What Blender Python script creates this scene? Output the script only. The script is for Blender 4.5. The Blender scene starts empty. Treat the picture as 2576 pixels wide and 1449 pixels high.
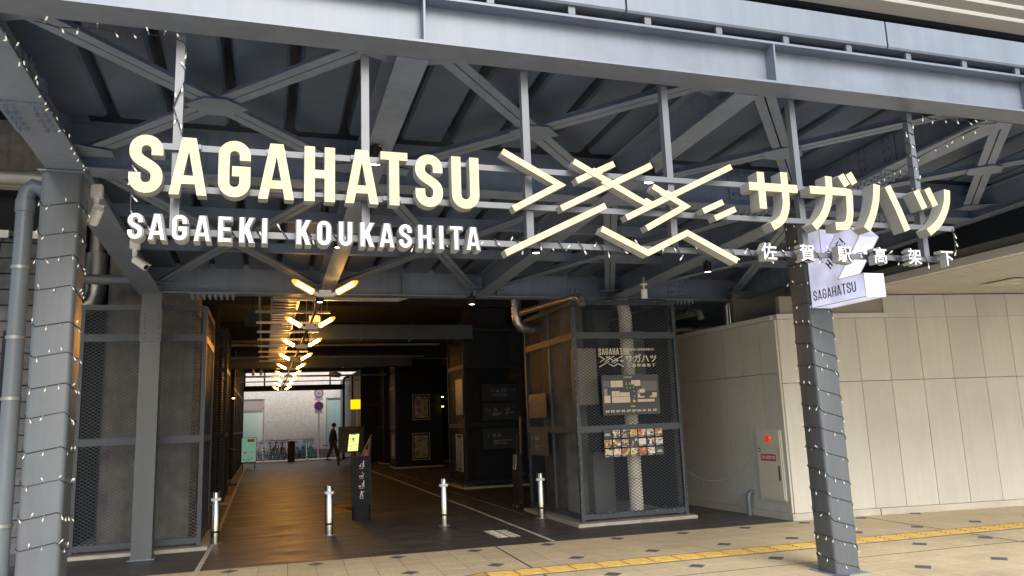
import bpy, math, random
from mathutils import Vector, Matrix
random.seed(7)
R = math.radians
sc = bpy.context.scene

# ------------------------------------------------------------------ camera
YAW, PITCH, ROLL, CAMH = R(18.0), R(9.76), R(2.15), 1.56
fwd0 = Vector((math.sin(YAW), math.cos(YAW), 0)); rt0 = Vector((math.cos(YAW), -math.sin(YAW), 0)); up0 = Vector((0, 0, 1))
FWD = fwd0 * math.cos(PITCH) + up0 * math.sin(PITCH)
up1 = up0 * math.cos(PITCH) - fwd0 * math.sin(PITCH)
RT = rt0 * math.cos(ROLL) - up1 * math.sin(ROLL)
UP = up1 * math.cos(ROLL) + rt0 * math.sin(ROLL)
cd = bpy.data.cameras.new('camera'); cam = bpy.data.objects.new('camera', cd)
sc.collection.objects.link(cam)
cam.matrix_world = Matrix(((RT.x, UP.x, -FWD.x, 0), (RT.y, UP.y, -FWD.y, 0), (RT.z, UP.z, -FWD.z, CAMH), (0, 0, 0, 1)))
cd.sensor_width = 36.0; cd.lens = 36.0 * 1930 / 2576; cd.clip_start = 0.05; cd.clip_end = 600
sc.camera = cam

# ------------------------------------------------------------------ sky, sun, exposure
SUN_EL, SUN_AZ = R(33), R(178)          # azimuth measured from +Y towards +X; the sun stands behind the camera
w = bpy.data.worlds.new('World'); sc.world = w; w.use_nodes = True
nt = w.node_tree; nt.nodes.clear()
sky = nt.nodes.new('ShaderNodeTexSky'); sky.sky_type = 'NISHITA'; sky.sun_disc = False
sky.sun_elevation = SUN_EL; sky.sun_rotation = SUN_AZ; sky.dust_density = 1.5; sky.air_density = 1.1; sky.ozone_density = 1.0
bg = nt.nodes.new('ShaderNodeBackground'); bg.inputs[1].default_value = 0.135
ow = nt.nodes.new('ShaderNodeOutputWorld')
nt.links.new(sky.outputs[0], bg.inputs[0]); nt.links.new(bg.outputs[0], ow.inputs[0])
sl = bpy.data.lights.new('sun', 'SUN'); sl.energy = 1.7; sl.angle = R(36); sl.color = (1.0, 0.98, 0.95)
so = bpy.data.objects.new('sun', sl); sc.collection.objects.link(so)
sdir = Vector((math.sin(SUN_AZ) * math.cos(SUN_EL), math.cos(SUN_AZ) * math.cos(SUN_EL), math.sin(SUN_EL)))
so.rotation_euler = sdir.to_track_quat('Z', 'Y').to_euler()
sc.view_settings.view_transform = 'Standard'; sc.view_settings.look = 'None'
sc.view_settings.gamma = 1.0; sc.view_settings.use_curve_mapping = False
sc.view_settings.exposure = 1.1
sc.render.engine = 'CYCLES'
sc.cycles.max_bounces = 8; sc.cycles.diffuse_bounces = 5; sc.cycles.glossy_bounces = 3; sc.cycles.transparent_max_bounces = 8
sc.cycles.use_light_tree = True; sc.cycles.sample_clamp_indirect = 6.0
sc.cycles.use_denoising = True

# ------------------------------------------------------------------ materials
MATS = {}
def mat(name, col, rough=0.6, metal=0.0, var=0.0, vscale=3.0, bump=0.0, bscale=60.0, spec=0.5, emit=None, estr=0.0, streak=0.0, orand=0.0):
    if name in MATS: return MATS[name]
    m = bpy.data.materials.new(name); m.use_nodes = True; n = m.node_tree; b = n.nodes['Principled BSDF']
    b.inputs['Base Color'].default_value = (*col, 1); b.inputs['Roughness'].default_value = rough
    b.inputs['Metallic'].default_value = metal; b.inputs['Specular IOR Level'].default_value = spec
    tc = None
    def coords():
        nonlocal tc
        if tc is None: tc = n.nodes.new('ShaderNodeTexCoord')
        return tc.outputs['Object']
    if var > 0:
        nz = n.nodes.new('ShaderNodeTexNoise'); nz.inputs['Scale'].default_value = vscale; nz.inputs['Detail'].default_value = 6; nz.inputs['Roughness'].default_value = 0.65
        n.links.new(coords(), nz.inputs['Vector'])
        mr = n.nodes.new('ShaderNodeMapRange'); mr.inputs[1].default_value = 0.3; mr.inputs[2].default_value = 0.7
        mr.inputs[3].default_value = 1 - var; mr.inputs[4].default_value = 1 + var
        n.links.new(nz.outputs['Fac'], mr.inputs[0])
        fac = mr.outputs[0]
        if streak > 0:
            mp = n.nodes.new('ShaderNodeMapping'); mp.inputs['Scale'].default_value = (9, 9, 0.5)
            n.links.new(coords(), mp.inputs['Vector'])
            n2 = n.nodes.new('ShaderNodeTexNoise'); n2.inputs['Scale'].default_value = 1.6; n2.inputs['Detail'].default_value = 4
            n.links.new(mp.outputs[0], n2.inputs['Vector'])
            m2 = n.nodes.new('ShaderNodeMapRange'); m2.inputs[1].default_value = 0.4; m2.inputs[2].default_value = 0.75; m2.inputs[3].default_value = 1.0; m2.inputs[4].default_value = 1 - streak
            n.links.new(n2.outputs['Fac'], m2.inputs[0])
            mu = n.nodes.new('ShaderNodeMath'); mu.operation = 'MULTIPLY'; n.links.new(fac, mu.inputs[0]); n.links.new(m2.outputs[0], mu.inputs[1]); fac = mu.outputs[0]
        if orand > 0:
            oi = n.nodes.new('ShaderNodeObjectInfo'); om = n.nodes.new('ShaderNodeMapRange'); om.inputs[3].default_value = 1 - orand; om.inputs[4].default_value = 1 + orand
            n.links.new(oi.outputs['Random'], om.inputs[0]); mo = n.nodes.new('ShaderNodeMath'); mo.operation = 'MULTIPLY'; n.links.new(fac, mo.inputs[0]); n.links.new(om.outputs[0], mo.inputs[1]); fac = mo.outputs[0]
        hs = n.nodes.new('ShaderNodeMix'); hs.data_type = 'RGBA'; hs.blend_type = 'MULTIPLY'; hs.inputs[0].default_value = 1.0
        hs.inputs[6].default_value = (*col, 1)
        n.links.new(fac, hs.inputs[7])
        n.links.new(hs.outputs[2], b.inputs['Base Color'])
        r2 = n.nodes.new('ShaderNodeMapRange'); r2.inputs[3].default_value = max(0, rough - 0.12); r2.inputs[4].default_value = min(1, rough + 0.12)
        n.links.new(nz.outputs['Fac'], r2.inputs[0]); n.links.new(r2.outputs[0], b.inputs['Roughness'])
    if bump > 0:
        nb = n.nodes.new('ShaderNodeTexNoise'); nb.inputs['Scale'].default_value = bscale; nb.inputs['Detail'].default_value = 4
        n.links.new(coords(), nb.inputs['Vector'])
        bu = n.nodes.new('ShaderNodeBump'); bu.inputs['Strength'].default_value = bump; bu.inputs['Distance'].default_value = 0.01
        n.links.new(nb.outputs['Fac'], bu.inputs['Height']); n.links.new(bu.outputs[0], b.inputs['Normal'])
    if emit is not None:
        b.inputs['Emission Color'].default_value = (*emit, 1); b.inputs['Emission Strength'].default_value = estr
    MATS[name] = m
    return m

STEEL = mat('steel_paint', (0.182, 0.218, 0.275), 0.42, var=0.16, vscale=2.2, bump=0.05, bscale=25, streak=0.13, orand=.06)
STEELC = mat('steel_paint_shaded', (0.093, 0.106, 0.119), 0.36, var=0.06, vscale=2.5, bump=0.03, bscale=30, streak=0.14)  # beam paint again, darkened on the columns to offset their stronger light
FRONTP = mat('front_beam_paint', (0.162, 0.184, 0.218), 0.42, var=0.12, vscale=3.0, bump=0.05, bscale=25, streak=0.10)
DECK = mat('deck_paint', (0.074, 0.102, 0.146), 0.5, var=0.18, vscale=1.7, orand=.1)
FASC = mat('fascia_paint', (0.17, 0.195, 0.228), 0.38, var=0.07, vscale=1.5, streak=0.12)
TUBE = mat('sign_frame_paint', (0.125, 0.132, 0.145), 0.4, var=0.05)
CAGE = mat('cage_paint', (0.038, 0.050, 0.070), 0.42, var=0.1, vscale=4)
CAGED = mat('cage_paint_shaded', (0.012, 0.018, 0.028), 0.5, var=0.1, vscale=4, spec=.25)  # cage paint darkened in place of the shade deep in the passage
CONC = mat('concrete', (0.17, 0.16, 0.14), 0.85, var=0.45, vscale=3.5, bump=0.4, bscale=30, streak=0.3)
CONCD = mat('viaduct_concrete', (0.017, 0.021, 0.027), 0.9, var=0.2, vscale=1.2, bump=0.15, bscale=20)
CONCL = mat('kerb_concrete', (0.40, 0.37, 0.31), 0.85, var=0.2, vscale=5, bump=0.2, bscale=50)
BLACK = mat('black_metal', (0.010, 0.011, 0.013), 0.5, spec=.25)
DARKW = mat('dark_wall', (0.008, 0.012, 0.017), 0.6, var=0.2, vscale=1.0, spec=.2)
DARKP = mat('dark_panel', (0.035, 0.038, 0.043), 0.35, var=0.1)
CREAMW = mat('cream_wall_panel', (0.56, 0.535, 0.47), 0.55, var=0.07, vscale=1.2, bump=0.05, bscale=12, streak=0.05, orand=.05)
CREAMJ = mat('joint_grey', (0.33, 0.30, 0.245), 0.8)
PLINTH = mat('plinth_plaster', (0.54, 0.50, 0.42), 0.8, var=0.12, vscale=4, bump=0.15, bscale=40)
COPING = mat('coping_metal', (0.60, 0.59, 0.55), 0.45, var=0.05)
SIDING = mat('slate_board', (0.115, 0.119, 0.128), 0.75, orand=.15, var=0.45, vscale=5, bump=0.2, bscale=25)
PVC = mat('grey_pvc', (0.13, 0.155, 0.175), 0.38, var=0.08, vscale=4)
ALU = mat('foil_duct', (0.55, 0.53, 0.49), 0.3, metal=0.85, var=0.12, vscale=8, bump=0.5, bscale=22)
GALV = mat('galvanised', (0.30, 0.30, 0.295), 0.42, metal=0.6, var=0.12, vscale=6)
DUCT = mat('duct_paint', (0.026, 0.033, 0.041), 0.5, metal=0.2, var=0.1)
WHITE = mat('white_plastic', (0.75, 0.74, 0.70), 0.4, var=0.04)
CREAM = mat('cream_plastic', (0.60, 0.55, 0.42), 0.5, var=0.08)
STAIN = mat('stainless', (0.50, 0.48, 0.45), 0.24, metal=1.0, var=0.05, vscale=10)
RUBBER = mat('black_rubber', (0.015, 0.015, 0.016), 0.6)
REFL = mat('reflective_band', (0.85, 0.85, 0.83), 0.5, emit=None)
WOOD = mat('wood', (0.25, 0.14, 0.07), 0.6, var=0.3, vscale=9)
PAINTW = mat('road_paint', (0.58, 0.53, 0.44), 0.85, var=0.25, vscale=14)
YEL = mat('tactile_yellow', (0.60, 0.38, 0.09), 0.7, var=0.22, vscale=9, bump=0.1)
BORD = mat('tactile_border', (0.16, 0.14, 0.13), 0.8, var=0.15, vscale=6)
INSET = mat('inset_stone', (0.115, 0.115, 0.12), 0.65, var=0.15, vscale=12)
WARM = mat('letter_face', (0.15, 0.13, 0.08), 0.6, spec=0.1, emit=(1.0, 0.87, 0.53), estr=.45)
WHITEL = mat('small_letter_face', (0.3, 0.3, 0.3), 0.5, emit=(1.0, 0.99, 0.95), estr=.5)
LSIDE = mat('letter_side', (0.36, 0.35, 0.31), 0.45, var=0.05)
LCASE = mat('letter_casing', (0.13, 0.13, 0.14), 0.45)
BOXL = mat('light_box_acrylic', (0.6, 0.6, 0.68), 0.35, emit=(0.66, 0.69, 1.0), estr=0.26)
BOXE = mat('light_box_end', (0.8, 0.8, 0.8), 0.35, emit=(1.0, 0.99, 0.96), estr=0.3)
BULBW = mat('led_bulb', (0.35, 0.34, 0.3), 0.3, emit=(1.0, 0.93, 0.72), estr=.3)
WIRE = mat('black_wire', (0.015, 0.015, 0.022), 0.5)
SPOTE = mat('spot_lens', (1, 1, 1), 0.3, emit=(1.0, 0.97, 0.85), estr=10.0)
FILA = mat('amber_filament', (1, 0.7, 0.3), 0.3, emit=(1.0, 0.44, 0.07), estr=130.0)
FILA1 = mat('amber_filament_dim', (1, 0.7, 0.3), 0.3, emit=(1.0, 0.50, 0.10), estr=20.0)
INK = mat('black_print', (0.01, 0.01, 0.012), 0.6)
PRINT = mat('white_print', (0.72, 0.70, 0.66), 0.6)
SIGNG = mat('sign_grey', (0.06, 0.064, 0.068), 0.5, var=0.05)
MAPC = mat('map_cream', (0.72, 0.62, 0.50), 0.6)

def vary_emission(m, lo, hi, scale):
    n = m.node_tree; ge = n.nodes.new('ShaderNodeNewGeometry'); nz = n.nodes.new('ShaderNodeTexNoise'); nz.inputs['Scale'].default_value = scale; nz.inputs['Detail'].default_value = 2
    mr = n.nodes.new('ShaderNodeMapRange'); mr.inputs[1].default_value = .3; mr.inputs[2].default_value = .7; mr.inputs[3].default_value = lo; mr.inputs[4].default_value = hi
    n.links.new(ge.outputs['Position'], nz.inputs['Vector']); n.links.new(nz.outputs['Fac'], mr.inputs[0]); n.links.new(mr.outputs[0], n.nodes['Principled BSDF'].inputs['Emission Strength'])
vary_emission(WARM, .40, .56, 14); vary_emission(BOXL, .18, .36, 4.5); vary_emission(WHITEL, .42, .6, 16)
def amber_halo():  # glowing see-through shell that stands for the halo around each bulb
    m = bpy.data.materials.new('amber_halo'); m.use_nodes = True; n = m.node_tree; n.nodes.clear()
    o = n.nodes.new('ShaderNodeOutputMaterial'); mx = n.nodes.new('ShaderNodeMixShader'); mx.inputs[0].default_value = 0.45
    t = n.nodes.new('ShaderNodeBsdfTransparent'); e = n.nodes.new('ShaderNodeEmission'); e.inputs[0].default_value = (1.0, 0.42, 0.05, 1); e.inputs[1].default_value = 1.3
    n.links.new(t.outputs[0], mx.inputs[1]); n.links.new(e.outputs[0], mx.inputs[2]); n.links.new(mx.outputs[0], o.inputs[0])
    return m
HALO = amber_halo()

def brickmat(name, c1, c2, mortar, bw, bh, ms, rough=0.8, off=0.5, rotx=False, bump=0.3):
    m = bpy.data.materials.new(name); m.use_nodes = True; n = m.node_tree; b = n.nodes['Principled BSDF']; b.inputs['Roughness'].default_value = rough
    tc = n.nodes.new('ShaderNodeTexCoord'); mp = n.nodes.new('ShaderNodeMapping')
    if rotx: mp.inputs['Rotation'].default_value = (R(-90), 0, 0)
    br = n.nodes.new('ShaderNodeTexBrick'); br.offset = off
    br.inputs['Color1'].default_value = (*c1, 1); br.inputs['Color2'].default_value = (*c2, 1); br.inputs['Mortar'].default_value = (*mortar, 1)
    br.inputs['Scale'].default_value = 1.0; br.inputs['Brick Width'].default_value = bw; br.inputs['Row Height'].default_value = bh; br.inputs['Mortar Size'].default_value = ms
    nz = n.nodes.new('ShaderNodeTexNoise'); nz.inputs['Scale'].default_value = 7; nz.inputs['Detail'].default_value = 8
    mr = n.nodes.new('ShaderNodeMapRange'); mr.inputs[3].default_value = 0.75; mr.inputs[4].default_value = 1.25
    mx = n.nodes.new('ShaderNodeMix'); mx.data_type = 'RGBA'; mx.blend_type = 'MULTIPLY'; mx.inputs[0].default_value = 1
    n.links.new(tc.outputs['Object'], mp.inputs[0]); n.links.new(mp.outputs[0], br.inputs[0]); n.links.new(tc.outputs['Object'], nz.inputs['Vector'])
    n.links.new(nz.outputs['Fac'], mr.inputs[0]); n.links.new(br.outputs['Color'], mx.inputs[6]); n.links.new(mr.outputs[0], mx.inputs[7])
    n.links.new(mx.outputs[2], b.inputs['Base Color'])
    MATS[name] = m
    return m

def stonemat(name, col, amt=0.13):
    m = bpy.data.materials.new(name); m.use_nodes = True; n = m.node_tree; b = n.nodes['Principled BSDF']; b.inputs['Roughness'].default_value = 0.72
    tc = n.nodes.new('ShaderNodeTexCoord'); oi = n.nodes.new('ShaderNodeObjectInfo')
    ge = n.nodes.new('ShaderNodeNewGeometry')
    nz = n.nodes.new('ShaderNodeTexNoise'); nz.inputs['Scale'].default_value = 26; nz.inputs['Detail'].default_value = 8; nz.inputs['Roughness'].default_value = 0.7
    n2 = n.nodes.new('ShaderNodeTexNoise'); n2.inputs['Scale'].default_value = 1.3; n2.inputs['Detail'].default_value = 6
    n.links.new(ge.outputs['Position'], nz.inputs['Vector']); n.links.new(ge.outputs['Position'], n2.inputs['Vector'])
    a = n.nodes.new('ShaderNodeMapRange'); a.inputs[1].default_value = 0.3; a.inputs[2].default_value = 0.7; a.inputs[3].default_value = 1 - amt; a.inputs[4].default_value = 1 + amt; n.links.new(nz.outputs['Fac'], a.inputs[0])
    c = n.nodes.new('ShaderNodeMapRange'); c.inputs[1].default_value = 0.3; c.inputs[2].default_value = 0.7; c.inputs[3].default_value = 0.93; c.inputs[4].default_value = 1.05; n.links.new(n2.outputs['Fac'], c.inputs[0])
    d = n.nodes.new('ShaderNodeMapRange'); d.inputs[3].default_value = 0.94; d.inputs[4].default_value = 1.05; n.links.new(oi.outputs['Random'], d.inputs[0])
    m1 = n.nodes.new('ShaderNodeMath'); m1.operation = 'MULTIPLY'; m2 = n.nodes.new('ShaderNodeMath'); m2.operation = 'MULTIPLY'
    n.links.new(a.outputs[0], m1.inputs[0]); n.links.new(c.outputs[0], m1.inputs[1]); n.links.new(m1.outputs[0], m2.inputs[0]); n.links.new(d.outputs[0], m2.inputs[1])
    mx = n.nodes.new('ShaderNodeMix'); mx.data_type = 'RGBA'; mx.blend_type = 'MULTIPLY'; mx.inputs[0].default_value = 1; mx.inputs[6].default_value = (*col, 1)
    n3 = n.nodes.new('ShaderNodeTexNoise'); n3.inputs['Scale'].default_value = 0.9; n3.inputs['Detail'].default_value = 5; n.links.new(ge.outputs['Position'], n3.inputs['Vector'])
    s3 = n.nodes.new('ShaderNodeMapRange'); s3.inputs[1].default_value = 0.56; s3.inputs[2].default_value = 0.72; s3.inputs[3].default_value = 1.0; s3.inputs[4].default_value = 0.8; n.links.new(n3.outputs['Fac'], s3.inputs[0])
    vo = n.nodes.new('ShaderNodeTexVoronoi'); vo.inputs['Scale'].default_value = 2.3; n.links.new(ge.outputs['Position'], vo.inputs['Vector'])
    g3 = n.nodes.new('ShaderNodeMapRange'); g3.inputs[1].default_value = 0.022; g3.inputs[2].default_value = 0.05; g3.inputs[3].default_value = 0.6; g3.inputs[4].default_value = 1.0; n.links.new(vo.outputs['Distance'], g3.inputs[0])
    m3 = n.nodes.new('ShaderNodeMath'); m3.operation = 'MULTIPLY'; m4 = n.nodes.new('ShaderNodeMath'); m4.operation = 'MULTIPLY'
    n.links.new(m2.outputs[0], m3.inputs[0]); n.links.new(s3.outputs[0], m3.inputs[1]); n.links.new(m3.outputs[0], m4.inputs[0]); n.links.new(g3.outputs[0], m4.inputs[1])
    n.links.new(m4.outputs[0], mx.inputs[7]); n.links.new(mx.outputs[2], b.inputs['Base Color'])
    bu = n.nodes.new('ShaderNodeBump'); bu.inputs['Strength'].default_value = 0.15; bu.inputs['Distance'].default_value = 0.004
    n.links.new(nz.outputs['Fac'], bu.inputs['Height']); n.links.new(bu.outputs[0], b.inputs['Normal'])
    MATS[name] = m
    return m
TILE = stonemat('beige_stone', (0.63, 0.505, 0.32))

def asphalt():
    m = bpy.data.materials.new('asphalt'); m.use_nodes = True; n = m.node_tree; b = n.nodes['Principled BSDF']
    ge = n.nodes.new('ShaderNodeNewGeometry')
    f = n.nodes.new('ShaderNodeTexNoise'); f.inputs['Scale'].default_value = 90; f.inputs['Detail'].default_value = 3
    g = n.nodes.new('ShaderNodeTexNoise'); g.inputs['Scale'].default_value = 0.8; g.inputs['Detail'].default_value = 8; g.inputs['Roughness'].default_value = 0.65
    st = n.nodes.new('ShaderNodeMapping'); st.inputs['Scale'].default_value = (1.2, 5.0, 1)
    h = n.nodes.new('ShaderNodeTexNoise'); h.inputs['Scale'].default_value = 1.0; h.inputs['Detail'].default_value = 7
    n.links.new(ge.outputs['Position'], f.inputs['Vector']); n.links.new(ge.outputs['Position'], g.inputs['Vector']); n.links.new(ge.outputs['Position'], st.inputs['Vector']); n.links.new(st.outputs[0], h.inputs['Vector'])
    cr = n.nodes.new('ShaderNodeValToRGB'); cr.color_ramp.elements[0].position = 0.3; cr.color_ramp.elements[0].color = (0.042, 0.040, 0.038, 1)
    cr.color_ramp.elements[1].position = 0.72; cr.color_ramp.elements[1].color = (0.115, 0.106, 0.096, 1)
    av = n.nodes.new('ShaderNodeMath'); av.operation = 'ADD'; n.links.new(g.outputs['Fac'], av.inputs[0]); n.links.new(h.outputs['Fac'], av.inputs[1])
    hf = n.nodes.new('ShaderNodeMath'); hf.operation = 'MULTIPLY'; hf.inputs[1].default_value = 0.5; n.links.new(av.outputs[0], hf.inputs[0])
    n.links.new(hf.outputs[0], cr.inputs[0]); n.links.new(cr.outputs[0], b.inputs['Base Color'])
    mr = n.nodes.new('ShaderNodeMapRange'); mr.inputs[1].default_value = 0.35; mr.inputs[2].default_value = 0.65; mr.inputs[3].default_value = 0.40; mr.inputs[4].default_value = 0.62
    n.links.new(h.outputs['Fac'], mr.inputs[0]); n.links.new(mr.outputs[0], b.inputs['Roughness'])
    bu = n.nodes.new('ShaderNodeBump'); bu.inputs['Strength'].default_value = 0.35; bu.inputs['Distance'].default_value = 0.006
    n.links.new(f.outputs['Fac'], bu.inputs['Height']); n.links.new(bu.outputs[0], b.inputs['Normal'])
    MATS['asphalt'] = m
    return m
ASPH = asphalt()

# ------------------------------------------------------------------ mesh helpers
class MB:
    def __init__(s): s.v = []; s.f = []; s.mi = []; s.sm = False
    def add(s, vs, fs, m=0):
        o = len(s.v); s.v += [tuple(p) for p in vs]; s.f += [tuple(i + o for i in f) for f in fs]; s.mi += [m] * len(fs); return s
    def box(s, x0, x1, y0, y1, z0, z1, m=0):
        return s.add([(x0, y0, z0), (x1, y0, z0), (x1, y1, z0), (x0, y1, z0), (x0, y0, z1), (x1, y0, z1), (x1, y1, z1), (x0, y1, z1)],
                     [(0, 3, 2, 1), (4, 5, 6, 7), (0, 1, 5, 4), (1, 2, 6, 5), (2, 3, 7, 6), (3, 0, 4, 7)], m)
    def bar(s, p, q, w, h, up=(0, 0, 1), m=0):
        p, q = Vector(p), Vector(q); d = (q - p).normalized(); u = Vector(up)
        if abs(d.dot(u)) > 0.98: u = Vector((0, 1, 0))
        a = d.cross(u).normalized() * (w / 2); b = a.cross(d).normalized() * (h / 2)
        vs = [p - a - b, p + a - b, p + a + b, p - a + b, q - a - b, q + a - b, q + a + b, q - a + b]
        return s.add(vs, [(0, 1, 2, 3), (7, 6, 5, 4), (0, 4, 5, 1), (1, 5, 6, 2), (2, 6, 7, 3), (3, 7, 4, 0)], m)
    def loft(s, rings, caps=True, m=0, closed=False):
        n = len(rings[0]); vs = [p for r in rings for p in r]; fs = []
        k = len(rings)
        for i in range(k if closed else k - 1):
            j = (i + 1) % k
            for a in range(n):
                b = (a + 1) % n
                fs.append((i * n + a, i * n + b, j * n + b, j * n + a))
        if caps and not closed: fs += [tuple(range(n))[::-1], tuple((k - 1) * n + a for a in range(n))]
        return s.add(vs, fs, m)
    def tube(s, pts, r, n=8, caps=True, m=0, closed=False):
        pts = [Vector(p) for p in pts]; rings = []; prev = None
        for i, p in enumerate(pts):
            if closed: d = pts[(i + 1) % len(pts)] - pts[i - 1]
            else: d = pts[min(i + 1, len(pts) - 1)] - pts[max(i - 1, 0)]
            d.normalize()
            if prev is None:
                a = d.orthogonal().normalized()
            else:
                a = (prev - d * prev.dot(d)).normalized()
            prev = a; b = d.cross(a); rr = r[i] if isinstance(r, (list, tuple)) else r
            rings.append([p + (a * math.cos(2 * math.pi * k / n) + b * math.sin(2 * math.pi * k / n)) * rr for k in range(n)])
        s.sm = True
        return s.loft(rings, caps, m, closed)
    def cyl(s, p, q, r, n=12, m=0): return s.tube([p, q], r, n, True, m)
    def prism(s, poly, a, b, plane='XZ', m=0, mf=None):
        # poly: 2-D outline; a..b: extrusion range along the missing axis
        def P(u, v, t): return {'XZ': (u, t, v), 'XY': (u, v, t), 'YZ': (t, u, v)}[plane]
        n = len(poly); vs = [P(u, v, a) for u, v in poly] + [P(u, v, b) for u, v in poly]
        s.add(vs, [tuple((i, (i + 1) % n, n + (i + 1) % n, n + i)) for i in range(n)], m)
        return s.add(vs, [tuple(range(n))[::-1], tuple(range(n, 2 * n))], m if mf is None else mf)
    def build(s, name, mats, parent=None, loc=(0, 0, 0), rotz=0.0, smooth=None):
        me = bpy.data.meshes.new(name); me.from_pydata(s.v, [], s.f)
        for mm in (mats if isinstance(mats, (list, tuple)) else [mats]): me.materials.append(mm)
        if any(s.mi): me.polygons.foreach_set('material_index', s.mi)
        import bmesh
        bm = bmesh.new(); bm.from_mesh(me); bmesh.ops.recalc_face_normals(bm, faces=bm.faces); bm.to_mesh(me); bm.free()
        if s.sm or smooth:
            me.polygons.foreach_set('use_smooth', [True] * len(me.polygons)); me.set_sharp_from_angle(angle=R(35))
        me.update()
        return link(name, me, parent, loc, rotz)

def link(name, data, parent=None, loc=(0, 0, 0), rotz=0.0):
    o = bpy.data.objects.new(name, data); sc.collection.objects.link(o)
    o.location = loc; o.rotation_euler = (0, 0, rotz)
    if parent is not None: o.parent = parent
    return o
def tag(o, label, cat, group=None):
    o['label'] = label; o['category'] = cat
    if group: o['group'] = group
    return o
def thing(name, label, cat, loc=(0, 0, 0), rotz=0.0, group=None):
    return tag(link(name, None, None, loc, rotz), label, cat, group)
def struct(o): o['kind'] = 'structure'; return o
def stuff(o): o['kind'] = 'stuff'; return o
def copy_tree(o, parent=None):
    c = o.copy(); sc.collection.objects.link(c); c.parent = parent
    for ch in [x for x in KIDS.get(o.name, [])]: copy_tree(ch, c)
    return c
def kids(o):
    for x in bpy.data.objects:
        if x.parent is o: KIDS.setdefault(o.name, []).append(x); kids(x)
KIDS = {}

# 2-D outlines ------------------------------------------------------------------
def thick(pts, t, closed=False):
    # outline of a stroke of width t along a polyline, mitred joints and flat ends
    P = [Vector((p[0], p[1])) for p in pts]; n = len(P); L = []; Rr = []
    for i in range(n):
        if closed: a, b = P[i] - P[i - 1], P[(i + 1) % n] - P[i]
        else: a = P[i] - P[i - 1] if i > 0 else P[1] - P[0]; b = P[i + 1] - P[i] if i < n - 1 else P[i] - P[i - 1]
        a = a.normalized(); b = b.normalized(); na = Vector((-a.y, a.x)); nb = Vector((-b.y, b.x)); m = na + nb
        if m.length < 1e-5: m = na
        m.normalize(); k = (t / 2) / max(0.35, m.dot(na))
        L.append(P[i] + m * k); Rr.append(P[i] - m * k)
    if closed: return [[tuple(p) for p in L], [tuple(p) for p in Rr]]
    return [[tuple(p) for p in L + Rr[::-1]]]
def arc(cx, cy, rx, ry, a0, a1, n=10): return [(cx + rx * math.cos(R(a0 + (a1 - a0) * i / n)), cy + ry * math.sin(R(a0 + (a1 - a0) * i / n))) for i in range(n + 1)]
def bez(p0, p1, p2, p3, n=10):
    o = []
    for i in range(n + 1):
        t = i / n; u = 1 - t
        o.append(tuple(u ** 3 * p0[k] + 3 * u * u * t * p1[k] + 3 * u * t * t * p2[k] + t ** 3 * p3[k] for k in (0, 1)))
    return o
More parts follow.
